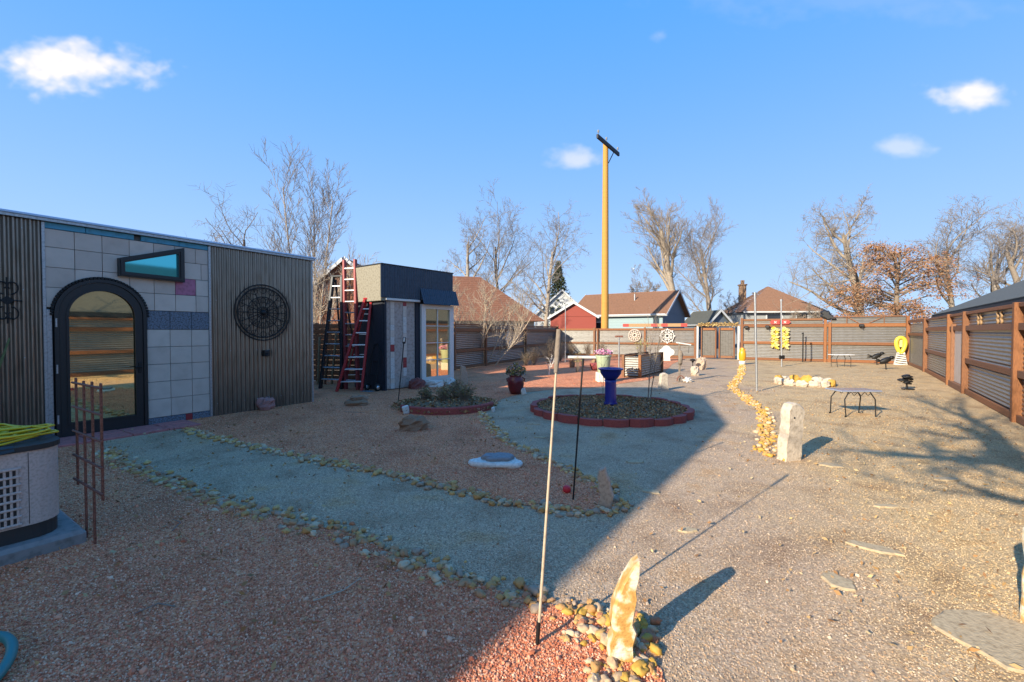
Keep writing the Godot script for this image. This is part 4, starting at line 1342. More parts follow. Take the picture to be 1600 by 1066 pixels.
	var t := thing("bare_tree", "large bare tree out of view, its limbs placed to throw branch shadows on the gravel", "tree", Vector3(2.0, 0, 4.2))
	var mt := MB.new()
	var mc := MB.new()
	var o := Vector3(-2.0, 0, -4.2)
	mt.tube([Vector3(0, -0.1, 0), Vector3(-0.2, 1.6, -0.3), o + Vector3(0.1, 2.9, 2.4), o + Vector3(-1.4, 4.0, 1.65)], [0.26, 0.22, 0.18, 0.15], 10)
	var q := {"n": [6, 8, 8, 4], "levels": 3, "spread": 0.8, "min_r": 0.012, "wobble": 0.25}
	limb(mt, mc, o + Vector3(-1.4, 4.0, 1.65), Vector3(-0.75, 0.62, 0.1), 4.0, 0.13, 1, rng, q)
	limb(mt, mc, o + Vector3(-1.4, 4.0, 1.65), Vector3(-0.2, 0.95, -0.2), 3.4, 0.10, 1, rng, q)
	limb(mt, mc, o + Vector3(-0.3, 3.2, 2.2), Vector3(0.3, 0.9, -0.5), 3.6, 0.10, 1, rng, q)
	limb(mt, mc, o + Vector3(0.1, 2.9, 2.4), Vector3(-0.3, 0.5, -0.9), 2.6, 0.09, 1, rng, q)
	limb(mt, mc, o + Vector3(-0.6, 3.4, 2.1), Vector3(-0.95, 0.25, 0.1), 3.2, 0.10, 1, rng, q)
	limb(mt, mc, o + Vector3(-1.4, 4.0, 1.65), Vector3(-0.8, 0.25, 0.45), 2.8, 0.10, 1, rng, q)
	limb(mt, mc, o + Vector3(0.3, 2.5, 2.8), Vector3(0.9, 0.7, 0.3), 3.6, 0.10, 1, rng, q)
	part(t, "trunk", mt, M.bark)
	part(t, "crown", mc, M.twig)
	var oak := [Color(0.27, 0.14, 0.065), Color(0.32, 0.165, 0.08), Color(0.24, 0.14, 0.08), Color(0.35, 0.19, 0.09), Color(0.29, 0.12, 0.055)]
	var needles := [Color(0.07, 0.08, 0.035), Color(0.08, 0.075, 0.03), Color(0.06, 0.08, 0.04)]
	# russet oak holding its leaves
	t = thing("oak_tree", "russet oak still holding its brown leaves over the sunlit fence", "tree", at_px(598, 31))
	mt = MB.new()
	mc = MB.new()
	rng.seed = 19
	mt.tube([Vector3(0, -0.1, 0), Vector3(0.1, 2.4, 0), Vector3(0.0, 4.4, 0.1), Vector3(0.3, 7.2, 0)], [0.26, 0.2, 0.13, 0.05], 8)
	var lb := MB.new()
	for k in 58:
		var y := rng.randf_range(1.6, 6.9)
		var an := rng.randf() * TAU
		var reach := 3.9 * sqrt(clampf(1.0 - pow((y - 2.6) / 4.8, 2.0), 0.05, 1.0)) * rng.randf_range(0.75, 1.1)
		if k < 3:
			an = [0.1, -0.25, 2.9][k]; y = [5.0, 5.4, 4.0][k]; reach = [3.6, 3.2, 3.4][k]
		var e := Vector3(cos(an) * reach, y + reach * (0.2 if y > 4.5 else 0.06), sin(an) * reach)
		var mid := Vector3(e.x * 0.5, lerpf(y, e.y, 0.6) + 0.15, e.z * 0.5)
		mt.tube([Vector3(0.05, y * 0.92, 0), mid, e], [0.06, 0.04, 0.015], 5)
		for j in 20:
			var u := sqrt(rng.randf()) * 0.92 + 0.08
			var c := (Vector3(0.05, y * 0.92, 0)).lerp(mid, u * 2) if u < 0.5 else mid.lerp(e, u * 2 - 1)
			c += Vector3(rng.randfn(0, 0.34), rng.randfn(0, 0.22), rng.randfn(0, 0.34))
			for l in 17:
				leaf(lb, c + Vector3(rng.randfn(0, 0.17), rng.randfn(0, 0.12), rng.randfn(0, 0.17)), rng.randf_range(0.04, 0.085), rng, oak[rng.randi() % oak.size()])
	part(t, "trunk", mt, M.bark)
	part(t, "leaves", lb, M.leaf_russet)
	# spruce
	t = thing("spruce_tree", "dark green spruce standing behind the white gabled house", "tree", at_px(72, 52))
	mt = MB.new()
	mt.tube([Vector3(0, -0.1, 0), Vector3(0, 9.6, 0)], [0.2, 0.03], 7)
	part(t, "trunk", mt, M.bark)
	lb = MB.new()
	rng.seed = 5
	for k in 260:
		var u := k / 260.0
		var y := lerpf(1.0, 9.6, u)
		var an := k * 2.39996
		var reach := lerpf(3.1, 0.15, pow(u, 0.85)) * rng.randf_range(0.75, 1.1)
		for j in 34:
			var w := sqrt(rng.randf())
			var c := Vector3(cos(an) * reach * w, y - 0.35 * w * reach * 0.5, sin(an) * reach * w) + Vector3(rng.randfn(0, 0.09), rng.randfn(0, 0.07), rng.randfn(0, 0.09))
			leaf(lb, c, rng.randf_range(0.07, 0.14), rng, needles[rng.randi() % 3])
	part(t, "crown", lb, M.leaf_mixed)
	# pale bare shrub in front of the brown roof, and scrub behind the ladders
	tree("bare_shrub", "pale tangled bare shrub in front of the brown shake roof", Vector3(-2.1, 0, -19.6), 4.9, 0.035, 91, {"n": [9, 8, 6], "levels": 3, "first": 0.15, "bole": 0.62, "spread": 0.75, "cat": "shrub", "stems": [[0, 0, 0], [0.5, 0, 0.2], [-0.4, 0, 0.1], [0.9, 0, -0.2], [1.3, 0, 0.1]], "min_r": 0.008, "wobble": 0.3}, M.twig_pale, M.twig_pale)
	tree("bare_shrub", "tangle of tan twigs behind the ladders", Vector3(-7.1, 0, -15.6), 4.4, 0.03, 97, {"n": [9, 8, 6], "levels": 3, "first": 0.1, "bole": 0.7, "spread": 0.7, "cat": "shrub", "stems": [[0, 0, 0], [0.5, 0, 0.2], [-0.4, 0, 0.1], [0.9, 0, -0.2]], "min_r": 0.008, "wobble": 0.3}, M.twig_pale, M.twig_pale)

# ---------------------------------------------------------------- planting beds
func scatter_leaves(parent: Node, called: String, n: int, sd: int, f: Callable, cols: Array, smin: float, smax: float) -> MeshInstance3D:
	var rng := RandomNumberGenerator.new()
	rng.seed = sd
	var lb := MB.new()
	for i in n:
		var p: Vector3 = f.call(rng)
		var c: Color = cols[rng.randi() % cols.size()]
		leaf(lb, p, rng.randf_range(smin, smax), rng, c * rng.randf_range(0.75, 1.2))
	var o := part(parent, called, lb, M.leaf_mixed)
	return o

func beds() -> void:
	var dry := [Color(0.34, 0.16, 0.06), Color(0.42, 0.24, 0.10), Color(0.24, 0.11, 0.045), Color(0.46, 0.30, 0.15), Color(0.16, 0.12, 0.045)]
	# round bed
	var t := thing("round_bed", "round planting bed of dead mulch ringed by red scalloped edging", "planting bed", Vector3(1.84, 0, -8.42))
	var mb := MB.new()
	mb.lathe([Vector2(1.40, 0.0), Vector2(1.38, 0.07), Vector2(1.0, 0.09), Vector2(0.5, 0.115), Vector2(0.0, 0.12)], 40)
	part(t, "soil", mb, M.mulch)
	for k in 22:
		var a := TAU * k / 22
		var arc := TAU / 22 * 0.48
		mb = MB.new()
		var o := PackedVector2Array()
		var inn := PackedVector2Array()
		for j in 7:
			var u := -1.0 + j / 3.0
			var an := a + arc * u
			var ro := 1.44 + 0.055 * cos(u * PI / 2)
			o.append(Vector2(cos(an) * ro, sin(an) * ro))
			inn.append(Vector2(cos(an) * 1.375, sin(an) * 1.375))
		inn.reverse()
		o.append_array(inn)
		mb.extrude(o, -0.02, 0.105 + 0.012 * ((k * 7) % 3), Transform3D(Basis(Vector3(1, 0, 0), -PI / 2), Vector3.ZERO))
		part(t, "edging_brick", mb, M.red_brick)
	var lf := scatter_leaves(t, "leaf_litter", 5200, 33, func(r: RandomNumberGenerator) -> Vector3:
		var a := r.randf() * TAU
		var d := sqrt(r.randf()) * 1.36
		return Vector3(cos(a) * d, 0.125 - d * 0.02 + r.randf() * 0.02, sin(a) * d), dry, 0.012, 0.03)
	lf.set_meta("kind", "stuff")
	# blue pedestal basin
	var b := thing("pedestal_basin", "cobalt blue glazed pedestal basin in the round bed", "birdbath", Vector3(1.86, 0.11, -8.42))
	mb = MB.new()
	mb.lathe([Vector2(0.0, 0.0), Vector2(0.125, 0.0), Vector2(0.125, 0.05), Vector2(0.108, 0.07), Vector2(0.106, 0.44), Vector2(0.12, 0.48), Vector2(0.0, 0.48)], 28, Transform3D(), 0.02, 10)
	part(b, "pedestal", mb, M.blue_glaze)
	mb = MB.new()
	mb.lathe([Vector2(0.0, 0.48), Vector2(0.10, 0.48), Vector2(0.14, 0.53), Vector2(0.19, 0.60), Vector2(0.20, 0.66), Vector2(0.235, 0.675), Vector2(0.235, 0.70), Vector2(0.205, 0.70), Vector2(0.19, 0.65), Vector2(0.0, 0.63)], 32)
	part(b, "bowl", mb, M.blue_glaze)
	# pot with pink flowers on a stool beyond the bed
	var f := thing("flower_pot", "sage green flower pot with pink blooms beyond the blue basin", "flower pot", Vector3(2.72, 0, -13.3))
	mb = MB.new()
	mb.lathe([Vector2(0.0, 0.28), Vector2(0.17, 0.28), Vector2(0.215, 0.74), Vector2(0.24, 0.75), Vector2(0.24, 0.79), Vector2(0.2, 0.79), Vector2(0.19, 0.72), Vector2(0.0, 0.70)], 24)
	part(f, "pot", mb, M.sage_pot)
	mb = MB.new()
	mb.bx(-0.2, 0.2, 0.0, 0.28, -0.2, 0.2, 0.02)
	part(f, "plinth", mb, M.white_stone)
	scatter_leaves(f, "blooms", 420, 51, func(r: RandomNumberGenerator) -> Vector3:
		var a := r.randf() * TAU
		var d := sqrt(r.randf()) * 0.27
		return Vector3(cos(a) * d, 0.84 + r.randf() * 0.13 * (1.2 - d * 2), sin(a) * d), [Color(0.75, 0.32, 0.50), Color(0.80, 0.55, 0.66), Color(0.60, 0.20, 0.38), Color(0.14, 0.22, 0.07)], 0.02, 0.045)
	# bare saplings in the round bed
	tree("sapling", "thin bare sapling standing in the round bed beyond the basin", Vector3(2.72, 0.08, -8.95), 1.75, 0.012, 103, {"n": [6, 4], "levels": 2, "first": 0.3, "bole": 0.85, "spread": 0.45, "lift": 0.5, "cat": "sapling", "min_r": 0.004, "stems": [[0, 0, 0], [0.04, 0, 0.03]]}, M.bark, M.bark)
	tree("sapling", "short bare sapling at the rim of the round bed", Vector3(1.95, 0.08, -9.55), 1.05, 0.008, 107, {"n": [5, 3], "levels": 2, "first": 0.2, "bole": 0.8, "spread": 0.5, "cat": "sapling", "min_r": 0.003}, M.bark, M.bark)
	# half moon bed
	t = thing("half_moon_bed", "half moon bed of dry shrubs with red edging before the shed", "planting bed", Vector3(-1.32, 0, -8.95))
	mb = MB.new()
	mb.lathe([Vector2(0.95, 0.0), Vector2(0.9, 0.05), Vector2(0.5, 0.12), Vector2(0.0, 0.15)], 30)
	part(t, "soil", mb, M.mulch)
	for k in 9:
		var a := lerpf(0.12 * PI, 0.74 * PI, k / 8.0)
		mb = MB.new()
		mb.box(Transform3D(), Vector3(0.265, 0.16, 0.075), 0.02)
		part(t, "edging_brick", mb, M.red_brick, Transform3D(Basis(Vector3.UP, PI / 2 - a), Vector3(cos(a) * 0.95, 0.055, sin(a) * 0.95)))
	lf = scatter_leaves(t, "leaf_litter", 1500, 37, func(r: RandomNumberGenerator) -> Vector3:
		var a := r.randf() * TAU
		var d := sqrt(r.randf()) * 1.05
		return Vector3(cos(a) * d, 0.15 - d * 0.10 + r.randf() * 0.03, sin(a) * d), dry, 0.02, 0.05)
	lf.set_meta("kind", "stuff")
	var grass := [Color(0.28, 0.19, 0.07), Color(0.36, 0.24, 0.11), Color(0.18, 0.16, 0.05), Color(0.42, 0.29, 0.15)]
	for k in 4:
		var s: Array = [[-1.75, -9.05, 0.28], [-1.35, -8.85, 0.34], [-0.95, -8.9, 0.36], [-1.15, -9.3, 0.42]][k]
		tuft(Vector3(s[0], 0.08, s[1]), s[2], 150, 200 + k, grass, ["dry wispy shrub, shortest, by the white lamp block end of the half moon bed", "dry wispy shrub close behind the red edging middle", "dry wispy shrub at the urn end of the half moon bed", "dry wispy shrub, tallest, at the back of the half moon bed"][k], "shrubs in the half moon bed")

func tuft(at: Vector3, h: float, n: int, sd: int, cols: Array, label: String, group := "", called := "dry_shrub", spread := 0.9) -> void:
	var rng := RandomNumberGenerator.new()
	rng.seed = sd
	var t := thing(called, label, "shrub", at, Vector3(1, 0, 0), group)
	var mb := MB.new()
	var lb := MB.new()
	for i in n:
		var a := rng.randf() * TAU
		var d := rng.randf() * spread
		var e := Vector3(cos(a) * d * h * 0.8, h * rng.randf_range(0.5, 1.05), sin(a) * d * h * 0.8)
		var b := Vector3(cos(a) * 0.05 * rng.randf(), 0, sin(a) * 0.05 * rng.randf())
		var m := b.lerp(e, 0.55) + Vector3(0, h * 0.12, 0)
		mb.tube([b, m, e], [0.0035, 0.0028, 0.0015], 3, false)
		for j in 3:
			leaf(lb, m.lerp(e, rng.randf()) + Vector3(rng.randfn(0, 0.015), 0, rng.randfn(0, 0.015)), rng.randf_range(0.012, 0.028), rng, cols[rng.randi() % cols.size()] * rng.randf_range(0.7, 1.2))
	part(t, "stems", mb, M.twig_tan)
	part(t, "foliage", lb, M.leaf_mixed)

# ---------------------------------------------------------------- river pebble borders
var pebble_mesh := []
func border(label: String, line: Array, width: float, per_m: float, smin: float, smax: float, sd: int, pal: Array, most := 300) -> void:
	var rng := RandomNumberGenerator.new()
	rng.seed = sd
	if pebble_mesh.is_empty():
		for k in 9:
			var mb := MB.new()
			mb.rock(Transform3D(), Vector3(1.0, 0.52 + 0.05 * (k % 4), 0.66 + 0.07 * (k % 3)), 300 + k * 3, 0.30, 7, 11)
			pebble_mesh.append(mb.mesh())
	var t := thing("pebble_border", label, "border")
	var items := []
	for i in line.size() - 1:
		var a := Vector3(line[i][0], 0, line[i][1])
		var b := Vector3(line[i + 1][0], 0, line[i + 1][1])
		var n := int(round(a.distance_to(b) * per_m))
		for k in n:
			var p := a.lerp(b, rng.randf())
			var off := Vector3(rng.randfn(0, width * 0.42), 0, rng.randfn(0, width * 0.42))
			if off.length() > width * 1.1:
				off = off.normalized() * width * 0.8
			var s := smin + (smax - smin) * pow(rng.randf(), 1.7)
			p += off
			p.y = s * (0.10 + 0.2 * rng.randf())
			items.append([p.length_squared() / (s * s), p, s, rng.randf() * TAU, rng.randfn(0, 0.25), rng.randi() % 9, pal[rng.randi() % pal.size()]])
	items.sort_custom(func(x, y): return x[0] < y[0])
	var rest := MB.new()
	for i in items.size():
		var it: Array = items[i]
		var tr := Transform3D(Basis(Vector3.UP, it[3]) * Basis(Vector3(1, 0, 0), it[4]) * Basis().scaled(Vector3(it[2], it[2], it[2])), it[1])
		if i < most:
			partm(t, "pebble", pebble_mesh[it[5]], M["pebble_%d" % it[6]], tr)
		else:
			var k0 := rest.v.size()
			rest.rock(tr, Vector3(1.0, 0.62, 0.78), 300 + it[5], 0.16, 4, 6)
			var pm: StandardMaterial3D = M["pebble_%d" % it[6]]
			for k in rest.v.size() - k0:
				rest.c.append(pm.albedo_color.srgb_to_linear())
	if rest.v.size():
		part(t, "pebbles", rest, M.leaf_mixed).set_meta("kind", "stuff")

func borders() -> void:
	var mixed := [0, 1, 2, 3, 4, 5, 6, 0, 2]
	border("border of mixed river pebbles along the path edge nearest the rusty trellis", [[-5.2, -5.62], [-4.84, -5.35], [-3.56, -4.5], [-2.69, -3.98], [-2.13, -3.69], [-1.59, -3.45], [-1.18, -3.28], [-0.88, -3.04], [-0.62, -2.87], [-0.4, -2.75], [-0.15, -2.59], [0.11, -2.46], [0.42, -2.35]], 0.17, 115, 0.022, 0.078, 401, mixed)
	border("border of tan river pebbles running round the pointed gravel bed with the white slab", [[-4.97, -6.79], [-3.3, -5.74], [-2.21, -5.12], [-1.44, -4.76], [-0.96, -4.46], [-0.48, -4.17], [-0.06, -3.9], [0.27, -3.76], [0.53, -3.69], [0.79, -3.65], [0.93, -3.83], [0.91, -4.22], [0.67, -4.66], [0.44, -5.12], [0.16, -5.59], [-0.09, -6.08], [-0.36, -7.11], [-0.6, -8.4]], 0.13, 86, 0.028, 0.08, 402, [0, 1, 2, 3, 0, 1, 5, 4])
	border("border of golden pebbles curving from the gate to the pale leaning stone", [[10.3, -20.0], [8.02, -15.65], [5.92, -12.04], [5.27, -10.07], [4.8, -8.58], [4.35, -7.64], [3.65, -6.45], [3.15, -5.5], [3.2, -5.2]], 0.15, 58, 0.035, 0.085, 403, [7, 1, 0, 7, 5, 1])
	border("heap of golden river pebbles round the ochre standing stone", [[0.28, -2.2], [0.45, -2.12], [0.62, -2.1], [0.68, -2.3], [0.55, -1.9], [0.42, -1.82], [0.5, -2.35], [0.3, -2.35]], 0.10, 100, 0.025, 0.078, 404, [7, 1, 5, 3, 0, 6, 7])
	# dry leaves blown against the borders
	var dry := [Color(0.36, 0.19, 0.07), Color(0.44, 0.27, 0.11), Color(0.26, 0.13, 0.05), Color(0.50, 0.36, 0.18)]
	var pts := [[-5.3, -6.9], [-4.5, -6.4], [-3.3, -5.74], [-2.2, -5.1], [-5.0, -5.45], [-3.56, -4.5], [-2.13, -3.69], [-0.4, -5.9], [-0.5, -7.5], [5.6, -11], [4.9, -8.9], [3.3, -5.6], [-4.6, -9.2], [-4.2, -9.3], [-5.2, -8.2], [0.9, -4.0], [2.2, -2.6], [3.8, -4.5], [-1.0, -2.5], [-2.6, -3.0], [-0.2, -9.7]]
	var lf := scatter_leaves(self, "leaf_litter", 1100, 61, func(r: RandomNumberGenerator) -> Vector3:
		var i := r.randi() % pts.size()
		return Vector3(pts[i][0] + r.randfn(0, 0.45), 0.014 + r.randf() * 0.02, pts[i][1] + r.randfn(0, 0.45)), dry, 0.010, 0.026)
	var sunny := [[5.4, -6.6], [6.4, -7.4], [4.6, -5.6], [7.4, -9.0], [8.6, -10.4], [6.6, -8.6], [9.8, -12.0], [4.0, -3.6], [3.0, -2.6], [11.6, -14.5], [13.0, -16.5], [5.8, -8.9], [7.0, -6.6]]
	var lg := scatter_leaves(self, "leaf_crumbs", 2600, 67, func(r: RandomNumberGenerator) -> Vector3:
		var i := r.randi() % sunny.size()
		return Vector3(sunny[i][0] + r.randfn(0, 0.8), 0.010 + r.randf() * 0.012, sunny[i][1] + r.randfn(0, 0.5)), dry, 0.006, 0.018)
	tag(lg, "brown leaf crumbs lying over the sunlit gravel by the side fence", "leaves", "", "stuff")
	tag(lf, "dry brown leaves scattered over the gravel and along the borders", "leaves", "", "stuff")

# ---------------------------------------------------------------- loose gravel
func chips() -> void:
	var rng := RandomNumberGenerator.new()
	rng.seed = 77
	var cm := MB.new()
	cm.rock(Transform3D(), Vector3(1.0, 0.7, 0.8), 9, 0.35, 3, 5, true)
	var pn := pv(PINK_NEAR)
	var pf := pv(PINK_FAR)
	var tr := [[], []]
	var want := 230000
	for i in want:
		# denser close by: depth drawn with a falling density
		var u := rng.randf()
		var z := 1.75 * pow(15.0 / 1.75, pow(u, 1.0))
		var x := rng.randf_range(-1.2, 1.2) * z
		if x > 2.5 + z * 0.72 or z > 13.5 - 0.1 * x and x < 0:
			continue
		var w := Vector2(x, -z)
		var on := 0 if Geometry2D.is_point_in_polygon(w, pn) or Geometry2D.is_point_in_polygon(w, pf) else 1
		if on == 1 and rng.randf() < 0.35:
			continue
		if (w - Vector2(1.84, -8.42)).length() < 1.5 or (w - Vector2(-1.32, -8.95)).length() < 1.0:
			continue
		var rel := Vector2(x + 4.26, -z + 9.52)
		if rel.dot(Vector2(0.851, 0.525)) < 0.05 or (w - Vector2(-5.6, -6.5)).length() < 0.5:
			continue
		var s := rng.randf_range(0.005, 0.0125) * (1.0 + 0.04 * z) * (1.0 if on == 0 else 0.75)
		if rng.randf() < 0.004:
			s *= rng.randf_range(1.8, 3.2)
		tr[on].append([Transform3D(Basis.from_euler(Vector3(rng.randf() * TAU, rng.randf() * TAU, rng.randf() * TAU)).scaled(Vector3(s, s, s)), Vector3(x, (0.006 if on == 0 else 0.0) + s * 0.15, -z))])
	var pals := [[[0.69, 0.245, 0.125], [0.75, 0.325, 0.18], [0.58, 0.175, 0.085], [0.78, 0.47, 0.30], [0.62, 0.29, 0.165], [0.44, 0.135, 0.06]], [[0.47, 0.435, 0.345], [0.56, 0.53, 0.46], [0.41, 0.36, 0.29], [0.66, 0.65, 0.60], [0.31, 0.285, 0.24], [0.52, 0.42, 0.30]]]
	for on in 2:
		var mm := MultiMesh.new()
		mm.transform_format = MultiMesh.TRANSFORM_3D
		mm.use_colors = true
		mm.mesh = cm.mesh()
		mm.instance_count = tr[on].size()
		for i in tr[on].size():
			mm.set_instance_transform(i, tr[on][i][0])
			var c: Array = pals[on][rng.randi() % 6]
			var k := rng.randf_range(0.8, 1.15)
			var tint := Color(1, 1, 1)
			if on == 1:
				var at: Vector3 = tr[on][i][0].origin
				tint = gravel_tint(at.x, at.z)
			mm.set_instance_color(i, Color(c[0] * k * tint.r, c[1] * k * tint.g, c[2] * k * tint.b))
		var o := MultiMeshInstance3D.new()
		o.name = numbered("gravel")
		o.multimesh = mm
		o.material_override = M.leaf_mixed
		add_child(o)
		tag(o, ["loose pink gravel chips on the beds", "loose grey and tan gravel chips on the path"][on], "gravel", "", "stuff")
# ---------------------------------------------------------------- things close to the camera
func slab_mesh(poly: Array, thick: float, bevel: float, sd: int, jit := 0.006) -> MB:
	var rng := RandomNumberGenerator.new()
	rng.seed = sd
	var p := PackedVector2Array()
	for i in poly.size():
		var a := Vector2(poly[i][0], poly[i][1])
		var b := Vector2(poly[(i + 1) % poly.size()][0], poly[(i + 1) % poly.size()][1])
		var n := maxi(1, int(a.distance_to(b) / 0.05))
		for k in n:
			p.append(a.lerp(b, float(k) / n) + Vector2(rng.randfn(0, jit), rng.randfn(0, jit)))
	if Geometry2D.is_polygon_clockwise(p):
		p.reverse()
	var c := Vector2.ZERO
	for q in p:
		c += q / p.size()
	var ins := PackedVector2Array()
	for q in p:
		ins.append(q + (c - q).normalized() * bevel * rng.randf_range(0.6, 1.4))
	var mb := MB.new()
	mb.ring(p, ins, -thick / 2 + bevel, thick / 2 - bevel * 0.1)
	mb.v.clear(); mb.n.clear(); mb.idx.clear()
	var m := p.size()
	for i in m:
		var j := (i + 1) % m
		var zf := thick / 2
		for sg in [1.0, -1.0]:
			var A := Vector3(p[i].x, p[i].y, sg * (zf - bevel))
			var B := Vector3(p[j].x, p[j].y, sg * (zf - bevel))
			var C := Vector3(ins[j].x, ins[j].y, sg * zf)
			var D := Vector3(ins[i].x, ins[i].y, sg * zf)
			if sg > 0:
				mb.quad(A, B, C, D)
			else:
				mb.quad(B, A, D, C)
		mb.quad(Vector3(p[i].x, p[i].y, -zf + bevel), Vector3(p[j].x, p[j].y, -zf + bevel), Vector3(p[j].x, p[j].y, zf - bevel), Vector3(p[i].x, p[i].y, zf - bevel))
	var ti := Geometry2D.triangulate_polygon(ins)
	for i in range(0, ti.size(), 3):
		var a := ins[ti[i]]
		var b := ins[ti[i + 1]]
		var d := ins[ti[i + 2]]
		if (b - a).cross(d - a) < 0:
			var s := b
			b = d; d = s
		mb.tri(Vector3(a.x, a.y, thick / 2), Vector3(b.x, b.y, thick / 2), Vector3(d.x, d.y, thick / 2))
		mb.tri(Vector3(a.x, a.y, -thick / 2), Vector3(d.x, d.y, -thick / 2), Vector3(b.x, b.y, -thick / 2))
	return mb

func stone_slab(called: String, label: String, poly: Array, thick: float, m: Material, at: Vector3, yaw: float, sd: int, tilt := 0.0, bevel := 0.012) -> MeshInstance3D:
	return single(called, slab_mesh(poly, thick, bevel, sd), m, label, "stone", Transform3D(Basis(Vector3.UP, yaw) * Basis(Vector3(0, 0, 1), tilt), at))

func boulder(called: String, label: String, at: Vector3, s: Vector3, yaw: float, sd: int, m: Material, rough := 0.3) -> void:
	var mb := MB.new()
	mb.rock(Transform3D(Basis(Vector3.UP, yaw), Vector3(0, s.y * 0.34, 0)), s, sd, rough, 9, 13, true)
	single(called, mb, m, label, "rock", Transform3D(Basis(), at))

func smooth(p: Array, n := 6) -> Array:
	var out := []
	for i in p.size() - 1:
		var a: Vector3 = p[maxi(i - 1, 0)]
		var b: Vector3 = p[i]
		var c: Vector3 = p[i + 1]
		var d: Vector3 = p[mini(i + 2, p.size() - 1)]
		for k in n:
			out.append(b.cubic_interpolate(c, a, d, float(k) / n))
	out.append(p[p.size() - 1])
	return out

func rod(parent: Node, called: String, a: Vector3, b: Vector3, r: float, m: Material, sides := 8, taper := 1.0) -> void:
	var mb := MB.new()
	mb.tube([a, a.lerp(b, 0.5), b], [r, r * (1.0 + taper) * 0.5, r * taper], sides)
	part(parent, called, mb, m)

func rounded(hw: float, hd: float, r: float) -> PackedVector2Array:
	var p := PackedVector2Array()
	for c in [[hw - r, hd - r, 0.0], [-hw + r, hd - r, PI / 2], [-hw + r, -hd + r, PI], [hw - r, -hd + r, 1.5 * PI]]:
		for k in 7:
			var a: float = c[2] + PI / 2 * k / 6
			p.append(Vector2(c[0] + cos(a) * r, c[1] + sin(a) * r))
	return p

